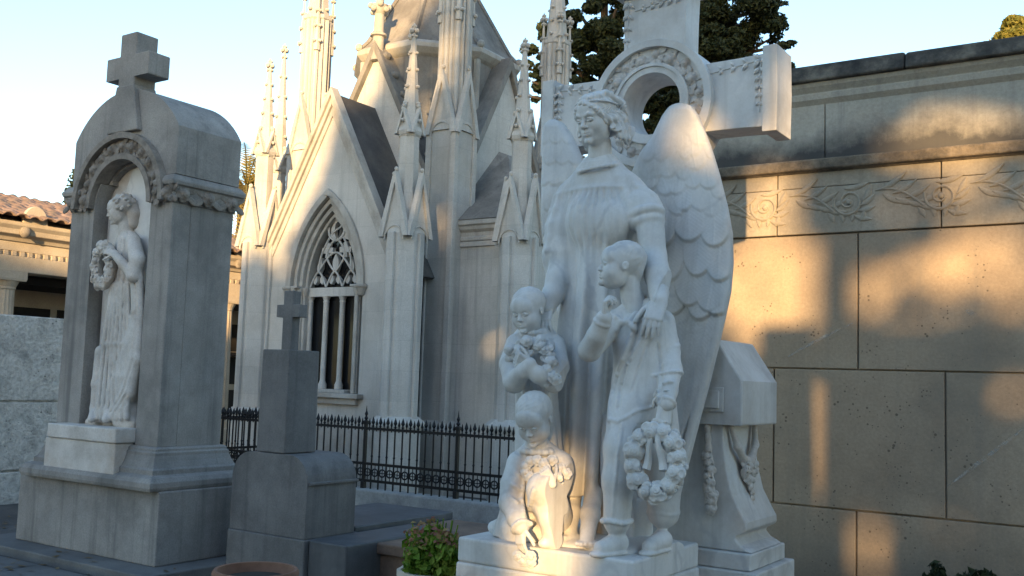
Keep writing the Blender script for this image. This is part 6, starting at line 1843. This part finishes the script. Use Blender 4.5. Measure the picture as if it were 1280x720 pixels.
# a neighbouring grave cross just outside the view, whose shadow falls on the wall
G = thing('grave_cross', 'tall plain stone cross on a stepped base standing behind the viewer', 'cross', (3.08, -3.68, GZ))
sp = np.array([-2.32, YW, 0]); k = 12.0; gp = sp + np.array([_h[0], _h[1], 0]) * k; dz = k * TANE
mb = MB()
x0, y0 = float(gp[0]), float(gp[1])
mb.box(x0 - .45, y0 - .35, GZ, x0 + .45, y0 + .35, .25); mb.box(x0 - .3, y0 - .25, .25, x0 + .3, y0 + .25, .62, t=.02)
mb.build('base', M['grey'], G, bevel=.015)
mb = MB()
zt, za, zb = 2.06 + dz, 1.84 + dz, 1.66 + dz
mb.prism([(x0 - .165, .62), (x0 + .165, .62), (x0 + .15, zb), (x0 + .33, zb), (x0 + .33, za), (x0 + .15, za), (x0 + .15, zt), (x0 - .15, zt), (x0 - .15, za), (x0 - .33, za), (x0 - .33, zb), (x0 - .15, zb)], y0 - .08, y0 + .08, 'y')
mb.build('cross', M['grey'], G, bevel=.012)
SUN_STRENGTH, SUN_COL, SKY_STRENGTH, EXPOSURE = 3.2, (1, .64, .29), .15, 1.95
# ------------------------------------------------------------------ camera, sky, sun
cam = bpy.data.cameras.new('camera'); co = bpy.data.objects.new('camera', cam); COL.objects.link(co)
cam.sensor_width = 36; cam.lens = 36 * FOC / 1280; cam.clip_start = .05; cam.clip_end = 600
mt = Matrix(((CRT[0], CUP[0], -CFW[0], EYE[0]), (CRT[1], CUP[1], -CFW[1], EYE[1]), (CRT[2], CUP[2], -CFW[2], EYE[2]), (0, 0, 0, 1)))
co.matrix_world = mt
SC.camera = co
w = bpy.data.worlds.new('World'); SC.world = w; w.use_nodes = True
nt = w.node_tree; bg = nt.nodes['Background']
sky = nt.nodes.new('ShaderNodeTexSky'); sky.sky_type = 'NISHITA'; sky.sun_disc = False
sky.sun_elevation = SUN_EL; sky.sun_rotation = math.atan2(SUN[0], SUN[1])
sky.air_density = 1.0; sky.dust_density = .6; sky.ozone_density = 1.8
nt.links.new(sky.outputs[0], bg.inputs[0]); bg.inputs[1].default_value = SKY_STRENGTH
sl = bpy.data.lights.new('sun', 'SUN'); sl.energy = SUN_STRENGTH; sl.angle = math.radians(.8); sl.color = SUN_COL
so = bpy.data.objects.new('sun', sl); COL.objects.link(so)
so.rotation_euler = Vector(SUN).to_track_quat('Z', 'Y').to_euler(); so.location = (10, -20, 15)
vs = SC.view_settings; vs.view_transform = 'Standard'; vs.look = 'None'; vs.exposure = EXPOSURE; vs.gamma = 1; vs.use_curve_mapping = False
SC.render.resolution_x = 1024; SC.render.resolution_y = 576
SC.cycles.use_denoising = True; SC.cycles.max_bounces = 8; SC.cycles.sample_clamp_indirect = 8
